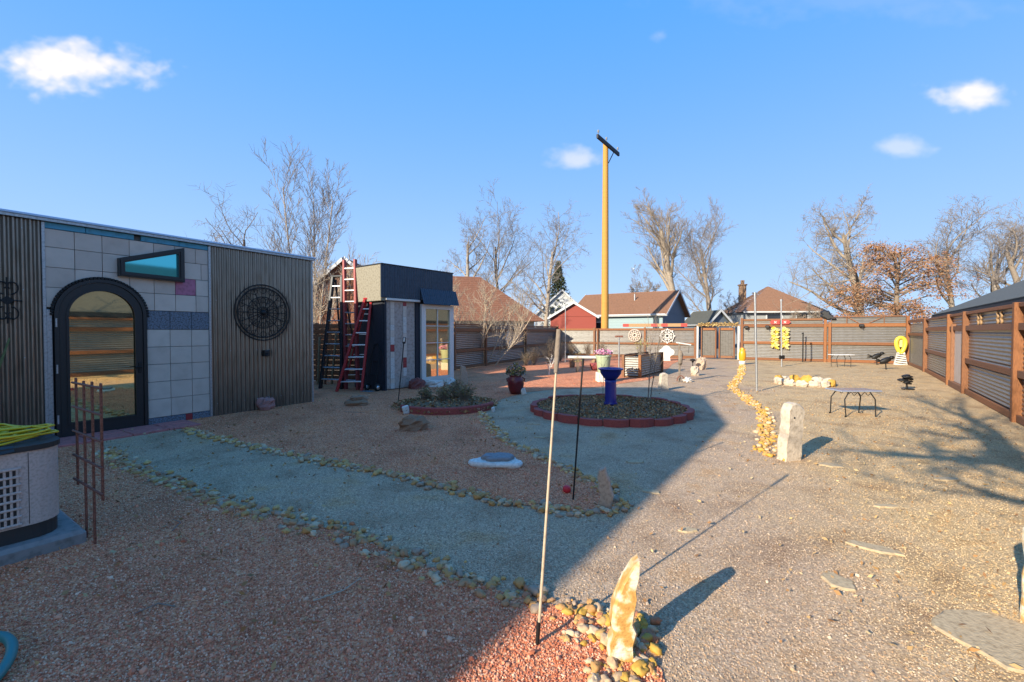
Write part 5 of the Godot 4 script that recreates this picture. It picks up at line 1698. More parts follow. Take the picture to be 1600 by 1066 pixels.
func near_things() -> void:
	var flat := Transform3D(Basis(Vector3(1, 0, 0), -PI / 2), Vector3.ZERO)
	# air conditioner
	var t := thing("air_conditioner", "beige outdoor air conditioner unit with louvred side on a grey pad", "air conditioner", Vector3(-3.72, 0, -3.01), Vector3(0.56, 0, -0.83))
	var mb := MB.new()
	mb.box(Transform3D(Basis(), Vector3(0, 0.04, 0)), Vector3(1.02, 0.12, 1.02), 0.025)
	part(t, "pad", mb, M.ac_pad)
	mb = MB.new()
	mb.extrude(rounded(0.405, 0.405, 0.15), 0.10, 0.20, flat)
	part(t, "base_pan", mb, M.ac_dark)
	mb = MB.new()
	mb.extrude(rounded(0.415, 0.415, 0.16), 0.20, 0.70, flat)
	part(t, "casing", mb, M.ac_beige)
	mb = MB.new()
	mb.extrude(rounded(0.425, 0.425, 0.165), 0.70, 0.735, flat)
	part(t, "top_cover", mb, M.ac_dark)
	mb = MB.new()
	mb.bx(-0.26, 0.20, 0.23, 0.60, 0.412, 0.418)
	var lou := part(t, "louvre_panel", mb, M.ac_dark)
	for k in 8:
		mb = MB.new()
		mb.bx(-0.27, 0.21, 0.215 + k * 0.053, 0.231 + k * 0.053, 0.414, 0.432, 0.004)
		part(lou, "louvre_band", mb, M.ac_beige)
	for k in 17:
		mb = MB.new()
		mb.bx(-0.27 + k * 0.0285, -0.257 + k * 0.0285, 0.22, 0.60, 0.414, 0.428, 0.003)
		part(lou, "louvre_bar", mb, M.ac_beige)
	mb = MB.new()
	mb.bx(0.243, 0.246, 0.21, 0.69, 0.405, 0.417)
	part(t, "panel_seam", mb, M.ac_dark)
	# draped black cover flap: a curved sheet over the near edge
	mb = MB.new()
	var prof := []
	for k in 9:
		var u := k / 8.0
		prof.append(Vector2(lerpf(0.38, 0.445, u), 0.745 - 0.02 * u - 0.10 * u * u))
	for k in 8:
		for j in 8:
			var x0 := lerpf(-0.42, 0.18, j / 8.0)
			var x1 := lerpf(-0.42, 0.18, (j + 1) / 8.0)
			var f0 := 1.0 - 0.75 * j / 8.0
			var f1 := 1.0 - 0.75 * (j + 1) / 8.0
			var a: Vector2 = prof[k]
			var b: Vector2 = prof[k + 1]
			mb.quad(Vector3(x0, 0.745 - (0.745 - b.y) * f0, b.x), Vector3(x1, 0.745 - (0.745 - b.y) * f1, b.x), Vector3(x1, 0.745 - (0.745 - a.y) * f1, a.x), Vector3(x0, 0.745 - (0.745 - a.y) * f0, a.x))
	part(t, "cover_flap", mb, M.ac_dark)
	# yellow cord
	var rng := RandomNumberGenerator.new()
	rng.seed = 3
	var pts := []
	for k in 200:
		var a := k * TAU / 20.0
		var r := 0.20 + 0.12 * sin(k * 0.37) + 0.035 * sin(k * 1.3)
		pts.append(Vector3(0.05 + cos(a) * r * 1.1 + 0.03 * sin(k * 0.11), 0.755 + 0.012 * (k / 20) * 0.6 + 0.008 * sin(k * 0.9), 0.05 + sin(a) * r * 0.95))
	mb = MB.new()
	mb.tube(pts, [0.0085], 6)
	single("yellow_cable", mb, M.cord_yellow, "coiled yellow extension cable on top of the air conditioner", "cable", t.transform)
	# rusty trellis
	var A := Vector3(-3.24, 0, -3.32)
	var B := Vector3(-2.78, 0, -3.02)
	t = thing("garden_trellis", "rusty iron garden trellis stuck in the pink gravel", "trellis", A, B - A)
	var L := A.distance_to(B)
	for k in 4:
		var x := L * k / 3.0
		var inner := k == 1 or k == 2
		mb = MB.new()
		mb.box(Transform3D(), Vector3(1.18 if inner else 0.80, 0.026, 0.012), 0.003)
		part(t, "upright", mb, M.rust_iron, between(Vector3(x, -0.03 if inner else 0.36, 0), Vector3(x - 0.0, 1.15 - 0.01 * (k % 2), 0), Vector3(1, 0, 0)))
	for k in 5:
		var y := 0.40 + k * 0.18
		rod(t, "crossbar", Vector3(-0.04, y, 0.012), Vector3(L + 0.05, y, 0.012), 0.0085, M.rust_iron)
	# teal hose end
	mb = MB.new()
	mb.tube(smooth([Vector3(-2.75, 0.03, -2.02), Vector3(-2.5, 0.05, -2.1), Vector3(-2.34, 0.05, -2.06), Vector3(-2.22, 0.035, -1.93), Vector3(-2.16, 0.03, -1.75), Vector3(-2.2, 0.03, -1.4), Vector3(-2.6, 0.03, -1.0)]), [0.021], 10)
	single("garden_hose", mb, M.hose_teal, "teal garden hose curving over the pink gravel", "hose")
	# stalk at the wall
	mb = MB.new()
	mb.tube([Vector3(-6.42, 0.0, -5.35), Vector3(-6.32, 0.8, -5.42), Vector3(-6.17, 1.42, -5.5)], [0.02, 0.018, 0.010], 7)
	single("green_stalk", mb, mat("stalk", 0.13, 0.16, 0.06, 0.7), "green stalk leaning beside the corrugated wall", "plant stalk")
	# tan leaning pole
	t = thing("garden_pole", "thin tan pole leaning up from the shaded gravel beside the ochre stone", "pole", Vector3(0.12, 0, -2.11))
	rod(t, "shaft", Vector3(0, -0.05, 0), Vector3(0.095, 1.32, -0.06), 0.0085, M.bamboo, 8, 0.65)
	mb = MB.new()
	mb.tube([Vector3(0, -0.02, 0), Vector3(0.007, 0.11, -0.004)], [0.0105], 8)
	part(t, "ferrule", mb, M.black_iron)
	mb = MB.new()
	mb.tube([Vector3(0.093, 1.30, -0.058), Vector3(0.10, 1.40, -0.063), Vector3(0.108, 1.51, -0.068)], [0.011, 0.014, 0.012], 10)
	part(t, "lamp_head", mb, M.bark)
	# black rod and red ball
	t = thing("garden_rod", "thin black rod standing by the red ball in the pink gravel", "rod", Vector3(0.54, 0, -3.95))
	rod(t, "shaft", Vector3(0, -0.04, 0), Vector3(0.085, 1.22, 0), 0.008, M.black_iron)
	rod(t, "tip", Vector3(0.084, 1.20, 0), Vector3(0.088, 1.26, 0), 0.012, M.black_iron)
	mb = MB.new()
	mb.rock(Transform3D(Basis(), Vector3(0, 0.032, 0)), Vector3(0.075, 0.07, 0.075), 5, 0.03, 10, 14)
	single("red_ball", mb, M.signal_red, "small red ball lying beside the black rod", "ball", Transform3D(Basis(), Vector3(0.51, 0, -4.14)))
	# standing stones
	stone_slab("standing_stone", "pale pink standing stone at the tip of the gravel bed", [[-0.07, -0.03], [0.055, -0.03], [0.07, 0.1], [0.05, 0.24], [0.0, 0.345], [-0.035, 0.33], [-0.05, 0.2], [-0.045, 0.1]], 0.075, M.sandstone, Vector3(0.80, 0, -3.80), -0.35, 7, 0.06)
	stone_slab("standing_stone", "white and ochre pointed standing stone in the sunlit pebbles", [[-0.062, -0.03], [0.045, -0.03], [0.05, 0.12], [0.052, 0.3], [0.05, 0.47], [0.03, 0.455], [-0.01, 0.38], [-0.045, 0.26], [-0.055, 0.12]], 0.085, M.ochre_stone, Vector3(0.50, 0, -2.03), -0.05, 9, -0.045)
	var broad := stone_slab("standing_stone", "broad pale leaning stone with drilled hole beside golden pebbles", [[-0.13, -0.03], [0.10, -0.05], [0.115, 0.2], [0.12, 0.62], [0.06, 0.66], [-0.07, 0.66], [-0.105, 0.6], [-0.115, 0.42], [-0.15, 0.2]], 0.13, M.pale_stone, Vector3(3.26, 0, -5.22), 0.28, 13, -0.03, 0.02)
	mb = MB.new()
	mb.lathe([Vector2(0.0, 0.0), Vector2(0.012, 0.0), Vector2(0.012, 0.004), Vector2(0.0, 0.006)], 10, Transform3D(Basis(Vector3(1, 0, 0), PI / 2), Vector3(-0.03, 0.50, 0.063)))
	part(broad, "drilled_hole", mb, M.ac_dark)
	stone_slab("standing_stone", "ochre topped standing stone by the side fence with flat paver at its foot", [[-0.09, -0.03], [0.11, -0.03], [0.12, 0.3], [0.1, 0.5], [-0.02, 0.52], [-0.085, 0.49], [-0.08, 0.3]], 0.10, M.ochre_stone, Vector3(2.73, 0, -2.26), 0.1, 15)
	stone_slab("standing_stone", "tall pale wedge stone on the path edge before the corrugated planter", [[-0.14, -0.03], [0.13, -0.03], [0.11, 0.2], [0.1, 0.42], [0.02, 0.45], [-0.07, 0.42]], 0.12, M.pale_stone, Vector3(3.86, 0, -11.40), 0.2, 17)
	stone_slab("standing_stone", "small tan upright stone beside the white gridded window", [[-0.1, -0.03], [0.12, -0.03], [0.1, 0.3], [0.05, 0.52], [-0.08, 0.55]], 0.12, M.sandstone, Vector3(-1.35, 0, -12.4), 0.4, 18)
	# white slab and grey stone on it
	single("white_slab", slab_mesh([[-0.31, -0.02], [-0.2, 0.1], [0.05, 0.15], [0.2, 0.12], [0.30, -0.06], [0.27, -0.16], [0.05, -0.17], [-0.15, -0.14], [-0.29, -0.09]], 0.06, 0.02, 21), M.white_stone, "flat white marble slab lying on the pink gravel", "stone slab", Transform3D(Basis(Vector3(1, 0, 0), -PI / 2), Vector3(-0.18, 0.035, -5.0)))
	single("grey_stone", slab_mesh([[-0.19, -0.02], [-0.15, 0.08], [0.0, 0.11], [0.14, 0.09], [0.19, 0.0], [0.13, -0.09], [-0.02, -0.1], [-0.13, -0.09], [-0.06, -0.04]], 0.045, 0.012, 22), M.slate_stone, "grey flagstone resting on the white marble slab", "stone slab", Transform3D(Basis(Vector3(1, 0, 0), -PI / 2 + 0.05), Vector3(-0.16, 0.088, -5.0)))
	boulder("boulder", "brown angular boulder on the pink gravel before the half moon bed", Vector3(-1.5, 0, -6.8), Vector3(0.40, 0.24, 0.24), 0.3, 31, M.brown_rock)
	boulder("boulder", "flat layered brown boulder in the gravel before the ladders", Vector3(-3.14, 0, -9.05), Vector3(0.44, 0.16, 0.3), 0.1, 33, M.brown_rock, 0.2)
	boulder("boulder", "second flat brown rock lying atop the layered boulder", Vector3(-3.12, 0.10, -9.08), Vector3(0.36, 0.12, 0.24), 0.6, 34, M.brown_rock, 0.2)
	boulder("boulder", "pink rock at the foot of the corrugated wall", Vector3(-4.72, 0, -8.55), Vector3(0.30, 0.28, 0.26), 0.2, 35, M.pink_rock)
	boulder("boulder", "dark red round rock at the striped shed door", Vector3(-2.50, 0, -11.75), Vector3(0.42, 0.32, 0.34), 0.9, 36, M.red_rock, 0.2)
	# lamp on a black stake by the shed
	t = thing("stake_lamp", "black garden lamp on thin stake before the striped shed door", "garden lamp", Vector3(-2.43, 0, -9.52))
	rod(t, "stake", Vector3(0, -0.04, 0), Vector3(0.13, 1.26, 0), 0.010, M.black_iron)
	mb = MB.new()
	mb.box(Transform3D(Basis(Vector3(0, 0, 1), -0.12), Vector3(0.14, 1.31, 0)), Vector3(0.06, 0.14, 0.06), 0.01)
	part(t, "lamp_head", mb, M.black_paint)
	mb = MB.new()
	mb.box(Transform3D(Basis(Vector3(0, 0, 1), -0.12), Vector3(0.145, 1.325, 0.033)), Vector3(0.034, 0.09, 0.008), 0.002)
	part(t, "lens", mb, M.white_paint)
	# maroon urn
	t = thing("flower_urn", "maroon glazed urn of dried flowers beside the path", "urn", Vector3(0.09, 0, -10.70))
	mb = MB.new()
	mb.lathe([Vector2(0.0, 0.0), Vector2(0.12, 0.0), Vector2(0.165, 0.10), Vector2(0.20, 0.25), Vector2(0.19, 0.35), Vector2(0.145, 0.41), Vector2(0.15, 0.44), Vector2(0.165, 0.46), Vector2(0.13, 0.46), Vector2(0.12, 0.42), Vector2(0.0, 0.41)], 28)
	part(t, "urn_body", mb, M.maroon_glaze)
	for sg in [-1.0, 1.0]:
		mb = MB.new()
		mb.tube([Vector3(sg * 0.15, 0.40, 0), Vector3(sg * 0.215, 0.37, 0), Vector3(sg * 0.195, 0.30, 0)], [0.016], 7)
		part(t, "handle", mb, M.maroon_glaze)
	scatter_leaves(t, "dried_flowers", 900, 81, func(r: RandomNumberGenerator) -> Vector3:
		var a := r.randf() * TAU
		var d := sqrt(r.randf()) * 0.24
		return Vector3(cos(a) * d, 0.46 + r.randf() * 0.30 * (1.1 - d * 2.4), sin(a) * d), [Color(0.10, 0.12, 0.04), Color(0.30, 0.22, 0.05), Color(0.42, 0.34, 0.08), Color(0.45, 0.36, 0.30), Color(0.07, 0.085, 0.03), Color(0.30, 0.20, 0.22)], 0.014, 0.035)
	for k in 3:
		var s: Array = [[0.27, -10.62, 0.16, "white tilted lamp block beside the maroon urn"], [-1.93, -8.12, 0.16, "white lamp block at the end of the half moon edging"], [-0.35, -8.3, 0.10, "small white stone chip beside the half moon bed"]][k]
		mb = MB.new()
		mb.box(Transform3D(Basis(Vector3(0.3, 0, 1).normalized(), 0.3), Vector3(0, s[2] * 0.45, 0)), Vector3(s[2] * 0.75, s[2], s[2] * 0.35), 0.015)
		single("white_block", mb, M.white_stone, s[3], "block", Transform3D(Basis(Vector3.UP, 0.4 * k), Vector3(s[0], 0, s[1])))
	# flat stepping stones
	var ss := [[2.50, -3.06, 0.34, 0.13, 0.75, "narrow pale stepping stone in the sunlit gravel, longest of those near the tree shadow"], [4.40, -4.5, 0.24, 0.13, 0.1, "pale stepping stone under the branch shadow"], [3.2, -3.8, 0.19, 0.10, 0.0, "small rounded stepping stone between branch shadow and narrow one"], [3.56, -4.98, 0.25, 0.16, 0.2, "dusty tan flat stone just past the broad leaning stone"], [2.42, -2.10, 0.72, 0.50, 0.3, "large flat tan paver at the foot of the ochre topped stone"], [1.41, -5.1, 0.26, 0.08, 0.0, "pale flat stepping stone on the shaded path nearest the round bed"], [0.4, -6.3, 0.2, 0.08, 0.2, "thin flat stepping stone on the shaded path beside the pebble bend"], [1.32, -3.34, 0.13, 0.10, 0.0, "little pale flat stone on the sunlit side of the shadow edge"], [1.30, -4.15, 0.16, 0.11, 0.4, "dull flat stone set in the shaded path before the pointed bed"], [0.35, -7.2, 0.22, 0.07, 0.1, "flat sliver of stone in the path before the urn"], [1.95, -2.65, 0.20, 0.18, 0.5, "dusty flat stone in the sun beyond the ochre stone's shadow"]]
	for k in ss.size():
		var s: Array = ss[k]
		var poly := []
		for j in 15:
			var a: float = TAU * j / 15
			var rr := 0.46 + 0.07 * sin(j * 0.84 + k) + 0.03 * cos(j * 2.1 + k)
			poly.append([cos(a) * s[2] * rr, sin(a) * s[3] * rr])
		single("stepping_stone", slab_mesh(poly, 0.05, 0.008, 120 + k), M.flagstone, s[5], "stepping stone", Transform3D(Basis(Vector3.UP, -s[4]) * Basis(Vector3(1, 0, 0), -PI / 2), Vector3(s[0], -0.012, s[1])))
	# fallen twigs
	for k in 5:
		var s: Array = [[-1.0, -2.55, 0.3, "pale curved twig on pink gravel near the pebble border"], [-2.6, -3.4, 0.25, "green brown sprig on pink gravel by the trellis"], [-1.9, -2.35, 0.18, "short dark twig lying in the pink gravel"], [2.9, -6.5, 0.3, "thin twig on the sunlit gravel by the golden pebbles"], [-2.9, -8.2, 0.4, "bent twig on the pink gravel before the flat boulder"]][k]
		mb = MB.new()
		mb.tube([Vector3(-s[2] / 2, 0.012, 0), Vector3(0, 0.02, 0.05), Vector3(s[2] / 2, 0.012, 0.0)], [0.004, 0.004, 0.002], 5)
		single("fallen_twig", mb, M.twig_pale if k == 0 else M.bark, s[3], "twig", Transform3D(Basis(Vector3.UP, 0.9 + k * 1.3), Vector3(s[0], 0.006, s[1])))

# ---------------------------------------------------------------- things in the sunny half
func yard_things() -> void:
	var mb := MB.new()
	var t := thing("metal_pole", "tall grey metal pole at the sunny end of the golden pebbles", "pole", Vector3(6.11, 0, -11.14))
	rod(t, "shaft", Vector3(0, -0.05, 0), Vector3(-0.08, 2.42, 0), 0.026, M.galv, 10)
	mb.tube([Vector3(-0.15, 2.45, 0), Vector3(-0.01, 2.45, 0)], [0.022], 8)
	mb.tube([Vector3(-0.08, 2.40, 0), Vector3(-0.08, 2.47, 0)], [0.03], 8)
	part(t, "cap", mb, M.galv)
	t = thing("metal_pole", "grey metal pole before the yellow garlands on the fence", "pole", Vector3(11.46, 0, -19.0))
	rod(t, "shaft", Vector3(0, -0.05, 0), Vector3(-0.06, 2.80, 0), 0.03, M.galv, 10)
	mb = MB.new()
	mb.tube([Vector3(-0.06, 2.78, 0), Vector3(-0.06, 2.86, 0)], [0.045], 8)
	part(t, "cap", mb, M.galv)
	mb = MB.new()
	mb.bx(-0.12, 0.12, 0.32, 0.48, -0.03, 0.03, 0.02)
	part(t, "bracket", mb, M.black_iron)
	t = thing("garden_rod", "black upright rod against the sunlit corrugated fence", "rod", Vector3(14.3, 0, -22.0))
	rod(t, "shaft", Vector3(0, -0.05, 0), Vector3(0, 1.42, 0), 0.028, M.black_iron)
	rod(t, "crook", Vector3(-0.06, 1.41, 0), Vector3(0.02, 1.43, 0), 0.026, M.black_iron)
	# stone ring
	t = thing("fire_ring", "low ring of pale blocks and golden stones on the sunny gravel", "fire ring", Vector3(8.3, 0, -12.7))
	for k in 14:
		var a := TAU * k / 14.0
		var golden := k in [2, 9, 11, 12]
		mb = MB.new()
		mb.rock(Transform3D(Basis(), Vector3(0, 0.07, 0)), Vector3(0.30, 0.20 if not golden else 0.26, 0.19), 500 + k, 0.22, 7, 10, true)
		part(t, "block", mb, M.pebble_7 if golden else M.pale_stone, Transform3D(Basis(Vector3.UP, PI / 2 - a), Vector3(cos(a) * 0.66, 0, sin(a) * 0.66)))
	# tables
	table("garden_table", "low wire legged table with pale mirror top on the sunny gravel", Vector3(6.12, 0, -8.02), 0.45, 0.72, 0.42, 0.0, M.table_top, true)
	table("garden_table", "low white topped table with thin splayed legs before the sunlit fence", Vector3(13.9, 0, -18.9), 0.52, 0.86, 0.4, 0.0, M.white_paint, false)
	# iron ornaments
	var orn := [[16.3, -20.0, 0.55, "black iron bird ornament by the sunlit fence nearest the yellow loop"], [14.7, -17.6, 0.5, "black iron bird ornament one step out from the sunlit fence"], [10.15, -11.5, 0.42, "black iron tree shaped ornament alone on the open gravel"]]
	for k in 3:
		var o: Array = orn[k]
		t = thing("iron_ornament", o[3], "ornament", Vector3(o[0], 0, o[1]), Vector3(1, 0, 0.3), "black iron garden ornaments")
		rod(t, "stem", Vector3(0.02, -0.03, 0), Vector3(0, o[2] * 0.6, 0), 0.02, M.black_iron)
		mb = MB.new()
		if k < 2:
			mb.rock(Transform3D(Basis(Vector3(0, 0, 1), 0.5), Vector3(0, o[2] * 0.72, 0)), Vector3(0.42, 0.2, 0.18), 520 + k, 0.1, 8, 10)
			mb.rock(Transform3D(Basis(), Vector3(0.2, o[2] * 0.95, 0)), Vector3(0.15, 0.14, 0.12), 530 + k, 0.05, 7, 9)
			mb.tube([Vector3(0.25, o[2] * 0.95, 0), Vector3(0.34, o[2] * 0.90, 0)], [0.025, 0.004], 6)
			for j in 3:
				mb.tube([Vector3(-0.12, o[2] * 0.66, 0), Vector3(-0.36, o[2] * (0.55 + 0.16 * j), 0.03 * (j - 1))], [0.03, 0.012], 5)
			part(t, "bird", mb, M.black_iron)
		else:
			for j in 9:
				var y: float = o[2] * (0.42 + 0.10 * (j % 5)) + (0.06 if j > 4 else 0.0)
				mb.rock(Transform3D(Basis(Vector3(0, 0, 1), 0.2 * (j % 3 - 1)), Vector3(0.07 * sin(j * 2.3), y, 0.05 * cos(j * 1.7))), Vector3(0.20, 0.055, 0.13), 540 + j, 0.25, 5, 8)
			part(t, "leaf_pads", mb, M.black_iron)
			mb = MB.new()
			mb.bx(-0.09, 0.16, 0.0, 0.03, -0.06, 0.06, 0.01)
			part(t, "foot", mb, M.black_iron)
	# yellow loop
	t = thing("yellow_loop_ornament", "tall yellow loop ornament on black striped white foot in the fence corner", "ornament", Vector3(17.5, 0, -20.15), Vector3(0.95, 0, 0.3))
	var pts := []
	for k in 33:
		var a := TAU * k / 32 - PI / 2
		pts.append(Vector3(cos(a) * 0.22 * (0.72 + 0.28 * sin(a)), 0.88 + sin(a) * 0.34, 0))
	mb = MB.new()
	mb.tube(pts, [0.085], 8, false)
	part(t, "loop", mb, M.yellow_paint)
	mb = MB.new()
	mb.tube([Vector3(0.02, 0.8, -0.03), Vector3(0.02, 1.12, -0.03)], [0.07], 8)
	part(t, "pendant", mb, M.straw_yellow)
	mb = MB.new()
	mb.extrude(pv([[-0.24, 0.0], [0.24, 0.0], [0.13, 0.56], [-0.12, 0.56]]), -0.06, 0.06)
	var foot := part(t, "foot", mb, M.white_paint)
	for k in 5:
		mb = MB.new()
		var y := 0.03 + k * 0.10
		var wd := lerpf(0.225, 0.13, (y + 0.04) / 0.56)
		mb.extrude(pv([[-wd, y + 0.04], [wd, y - 0.01], [wd, y + 0.03], [-wd, y + 0.08]]), 0.06, 0.066)
		part(foot, "stripe", mb, M.black_paint)
	# garlands and plaque on the sunlit fence
	var F := frame(Vector3(12.14, 0, -23.8), Vector3(5.96, 0, 3.4))
	for k in 2:
		t = thing("flower_garland", ["hanging yellow straw flower garland on the gate side of the grey pole", "hanging yellow straw flower garland on the far side of the grey pole from the gate"][k], "garland", F * Vector3(1.58 + k * 0.44, 1.72, 0.1), Vector3(5.96, 0, 3.4), "yellow garlands on the fence")
		rod(t, "string", Vector3(0, -1.1, 0), Vector3(0, 0.04, 0), 0.012, M.lumber)
		for j in 16:
			mb = MB.new()
			mb.rock(Transform3D(Basis(Vector3(0, 0, 1), 0.5 * (j % 3 - 1)), Vector3(0.075 * (1 if j % 2 else -1), -0.05 - j * 0.066, 0.03 + 0.02 * (j % 3))), Vector3(0.19, 0.11, 0.15), 560 + j, 0.75, 6, 10, true)
			part(t, "straw_flower", mb, M.straw_yellow if (j + k) % 3 else M.yellow_paint)
	plaque("fence_plaque", "red board with two pointed ends above the yellow garlands", F * Vector3(1.8, 1.97, 0.12), Vector3(5.96, 0, 3.4), 0.92, 0.22, false)
	for s in [[0.28, 1.72, "round black lamp on the fence right by the gate post"], [1.24, 1.74, "small black box lamp on the fence between gate and garlands"], [5.1, 1.78, "small black lamp hung on the fence past the double post"]]:
		t = thing("fence_lamp", s[2], "lamp", F * Vector3(s[0], s[1], 0.1), Vector3(5.96, 0, 3.4))
		mb = MB.new()
		mb.bx(-0.1, 0.1, -0.07, 0.07, 0.0, 0.12, 0.03)
		part(t, "housing", mb, M.black_paint)
		rod(t, "bracket", Vector3(0, -0.02, 0.06), Vector3(0.06, -0.16, 0.1), 0.015, M.black_iron)
	mb = slab_mesh([[-0.22, 0.02], [-0.2, 0.34], [-0.05, 0.40], [0.12, 0.36], [0.22, 0.14], [0.42, -0.06], [0.12, -0.12], [-0.1, -0.04]], 0.32, 0.07, 83, 0.015)
	single("black_tarp", mb, M.black_paint, "bunched black tarp slung over the fence post past the garlands", "tarp", F * Transform3D(Basis(), Vector3(3.72, 2.16, 0.02)))
	# vase by the gate
	t = thing("orange_vase", "tall orange amphora vase on white foot beside the gate", "vase", Vector3(10.45, 0, -20.3))
	mb = MB.new()
	mb.lathe([Vector2(0.10, 0.16), Vector2(0.15, 0.28), Vector2(0.155, 0.5), Vector2(0.12, 0.63), Vector2(0.07, 0.69), Vector2(0.08, 0.76), Vector2(0.05, 0.76)], 20)
	part(t, "vase_body", mb, M.orange_glaze)
	mb = MB.new()
	mb.lathe([Vector2(0.0, -0.02), Vector2(0.14, -0.02), Vector2(0.14, 0.13), Vector2(0.11, 0.165), Vector2(0.0, 0.165)], 14)
	part(t, "foot", mb, M.white_stone)
	for sg in [-1.0, 1.0]:
		mb = MB.new()
		mb.tube([Vector3(sg * 0.07, 0.70, 0), Vector3(sg * 0.13, 0.69, 0), Vector3(sg * 0.125, 0.58, 0)], [0.018], 6)
		part(t, "handle", mb, M.orange_glaze)

func plaque(called: String, label: String, at: Vector3, xd: Vector3, w: float, h: float, long: bool) -> void:
	var t := thing(called, label, "plaque", at, xd)
	var mb := MB.new()
	if long:
		mb.bx(-w / 2, w / 2, -h / 2, h / 2, 0, 0.04, 0.006)
		part(t, "board", mb, M.lumber)
		for x in [-0.46, 0.0, 0.16, 0.46]:
			mb = MB.new()
			mb.bx(x * w - 0.17, x * w + 0.17, -h / 2 + 0.01, h / 2 - 0.01, 0.041, 0.05, 0.003)
			part(t, "red_panel", mb, M.plaque_red)
	else:
		for sg in [-1.0, 1.0]:
			mb = MB.new()
			mb.extrude(pv([[sg * 0.02, -h / 2], [sg * (w / 2 - 0.1), -h / 2], [sg * w / 2, 0], [sg * (w / 2 - 0.1), h / 2], [sg * 0.02, h / 2]]), 0, 0.03)
			part(t, "board", mb, M.plaque_red)
			mb = MB.new()
			for k in 2:
				mb.box(Transform3D(Basis(Vector3(0, 0, 1), PI / 4 + k * PI / 2), Vector3(sg * 0.21, 0, 0.033)), Vector3(0.15, 0.02, 0.006))
			part(t, "cross_mark", mb, M.white_paint)

func table(called: String, label: String, at: Vector3, h: float, w: float, d: float, turn: float, m: Material, curly: bool) -> void:
	var t := thing(called, label, "table", at, Vector3(cos(turn), 0, sin(turn)))
	var mb := MB.new()
	mb.bx(-w / 2, w / 2, h - 0.012, h + 0.012, -d / 2, d / 2, 0.005)
	part(t, "table_top", mb, m)
	var lw := w * 0.36
	for sx in [-1.0, 1.0]:
		for sz in [-1.0, 1.0]:
			mb = MB.new()
			var top := Vector3(sx * lw * 0.7, h - 0.012, sz * d * 0.36)
			var foot := Vector3(sx * (lw if curly else lw * 0.9), 0, sz * d * 0.46)
			mb.tube([top, top.lerp(foot, 0.35) + Vector3(sx * 0.06, 0.02, 0), top.lerp(foot, 0.7) + Vector3(sx * 0.03, 0, 0), foot], [0.010], 6)
			if curly:
				mb.tube([foot, foot + Vector3(sx * 0.04, 0.0, 0.03), foot + Vector3(sx * 0.05, 0.03, 0.04)], [0.007], 5)
			part(t, "leg", mb, M.black_iron)
	if curly:
		for sz in [-1.0, 1.0]:
			var pts := []
			for k in 25:
				var u := k / 24.0
				pts.append(Vector3(lerpf(-lw * 0.7, lw * 0.7, u), h - 0.05 + 0.028 * sin(u * TAU * 3), sz * d * 0.37))
			mb = MB.new()
			mb.tube(pts, [0.006], 5)
			part(t, "scroll_apron", mb, M.black_iron)
	else:
		for sx in [-1.0, 1.0]:
			rod(t, "stretcher", Vector3(sx * lw * 0.85, h * 0.35, -d * 0.42), Vector3(sx * lw * 0.85, h * 0.35, d * 0.42), 0.008, M.black_iron)

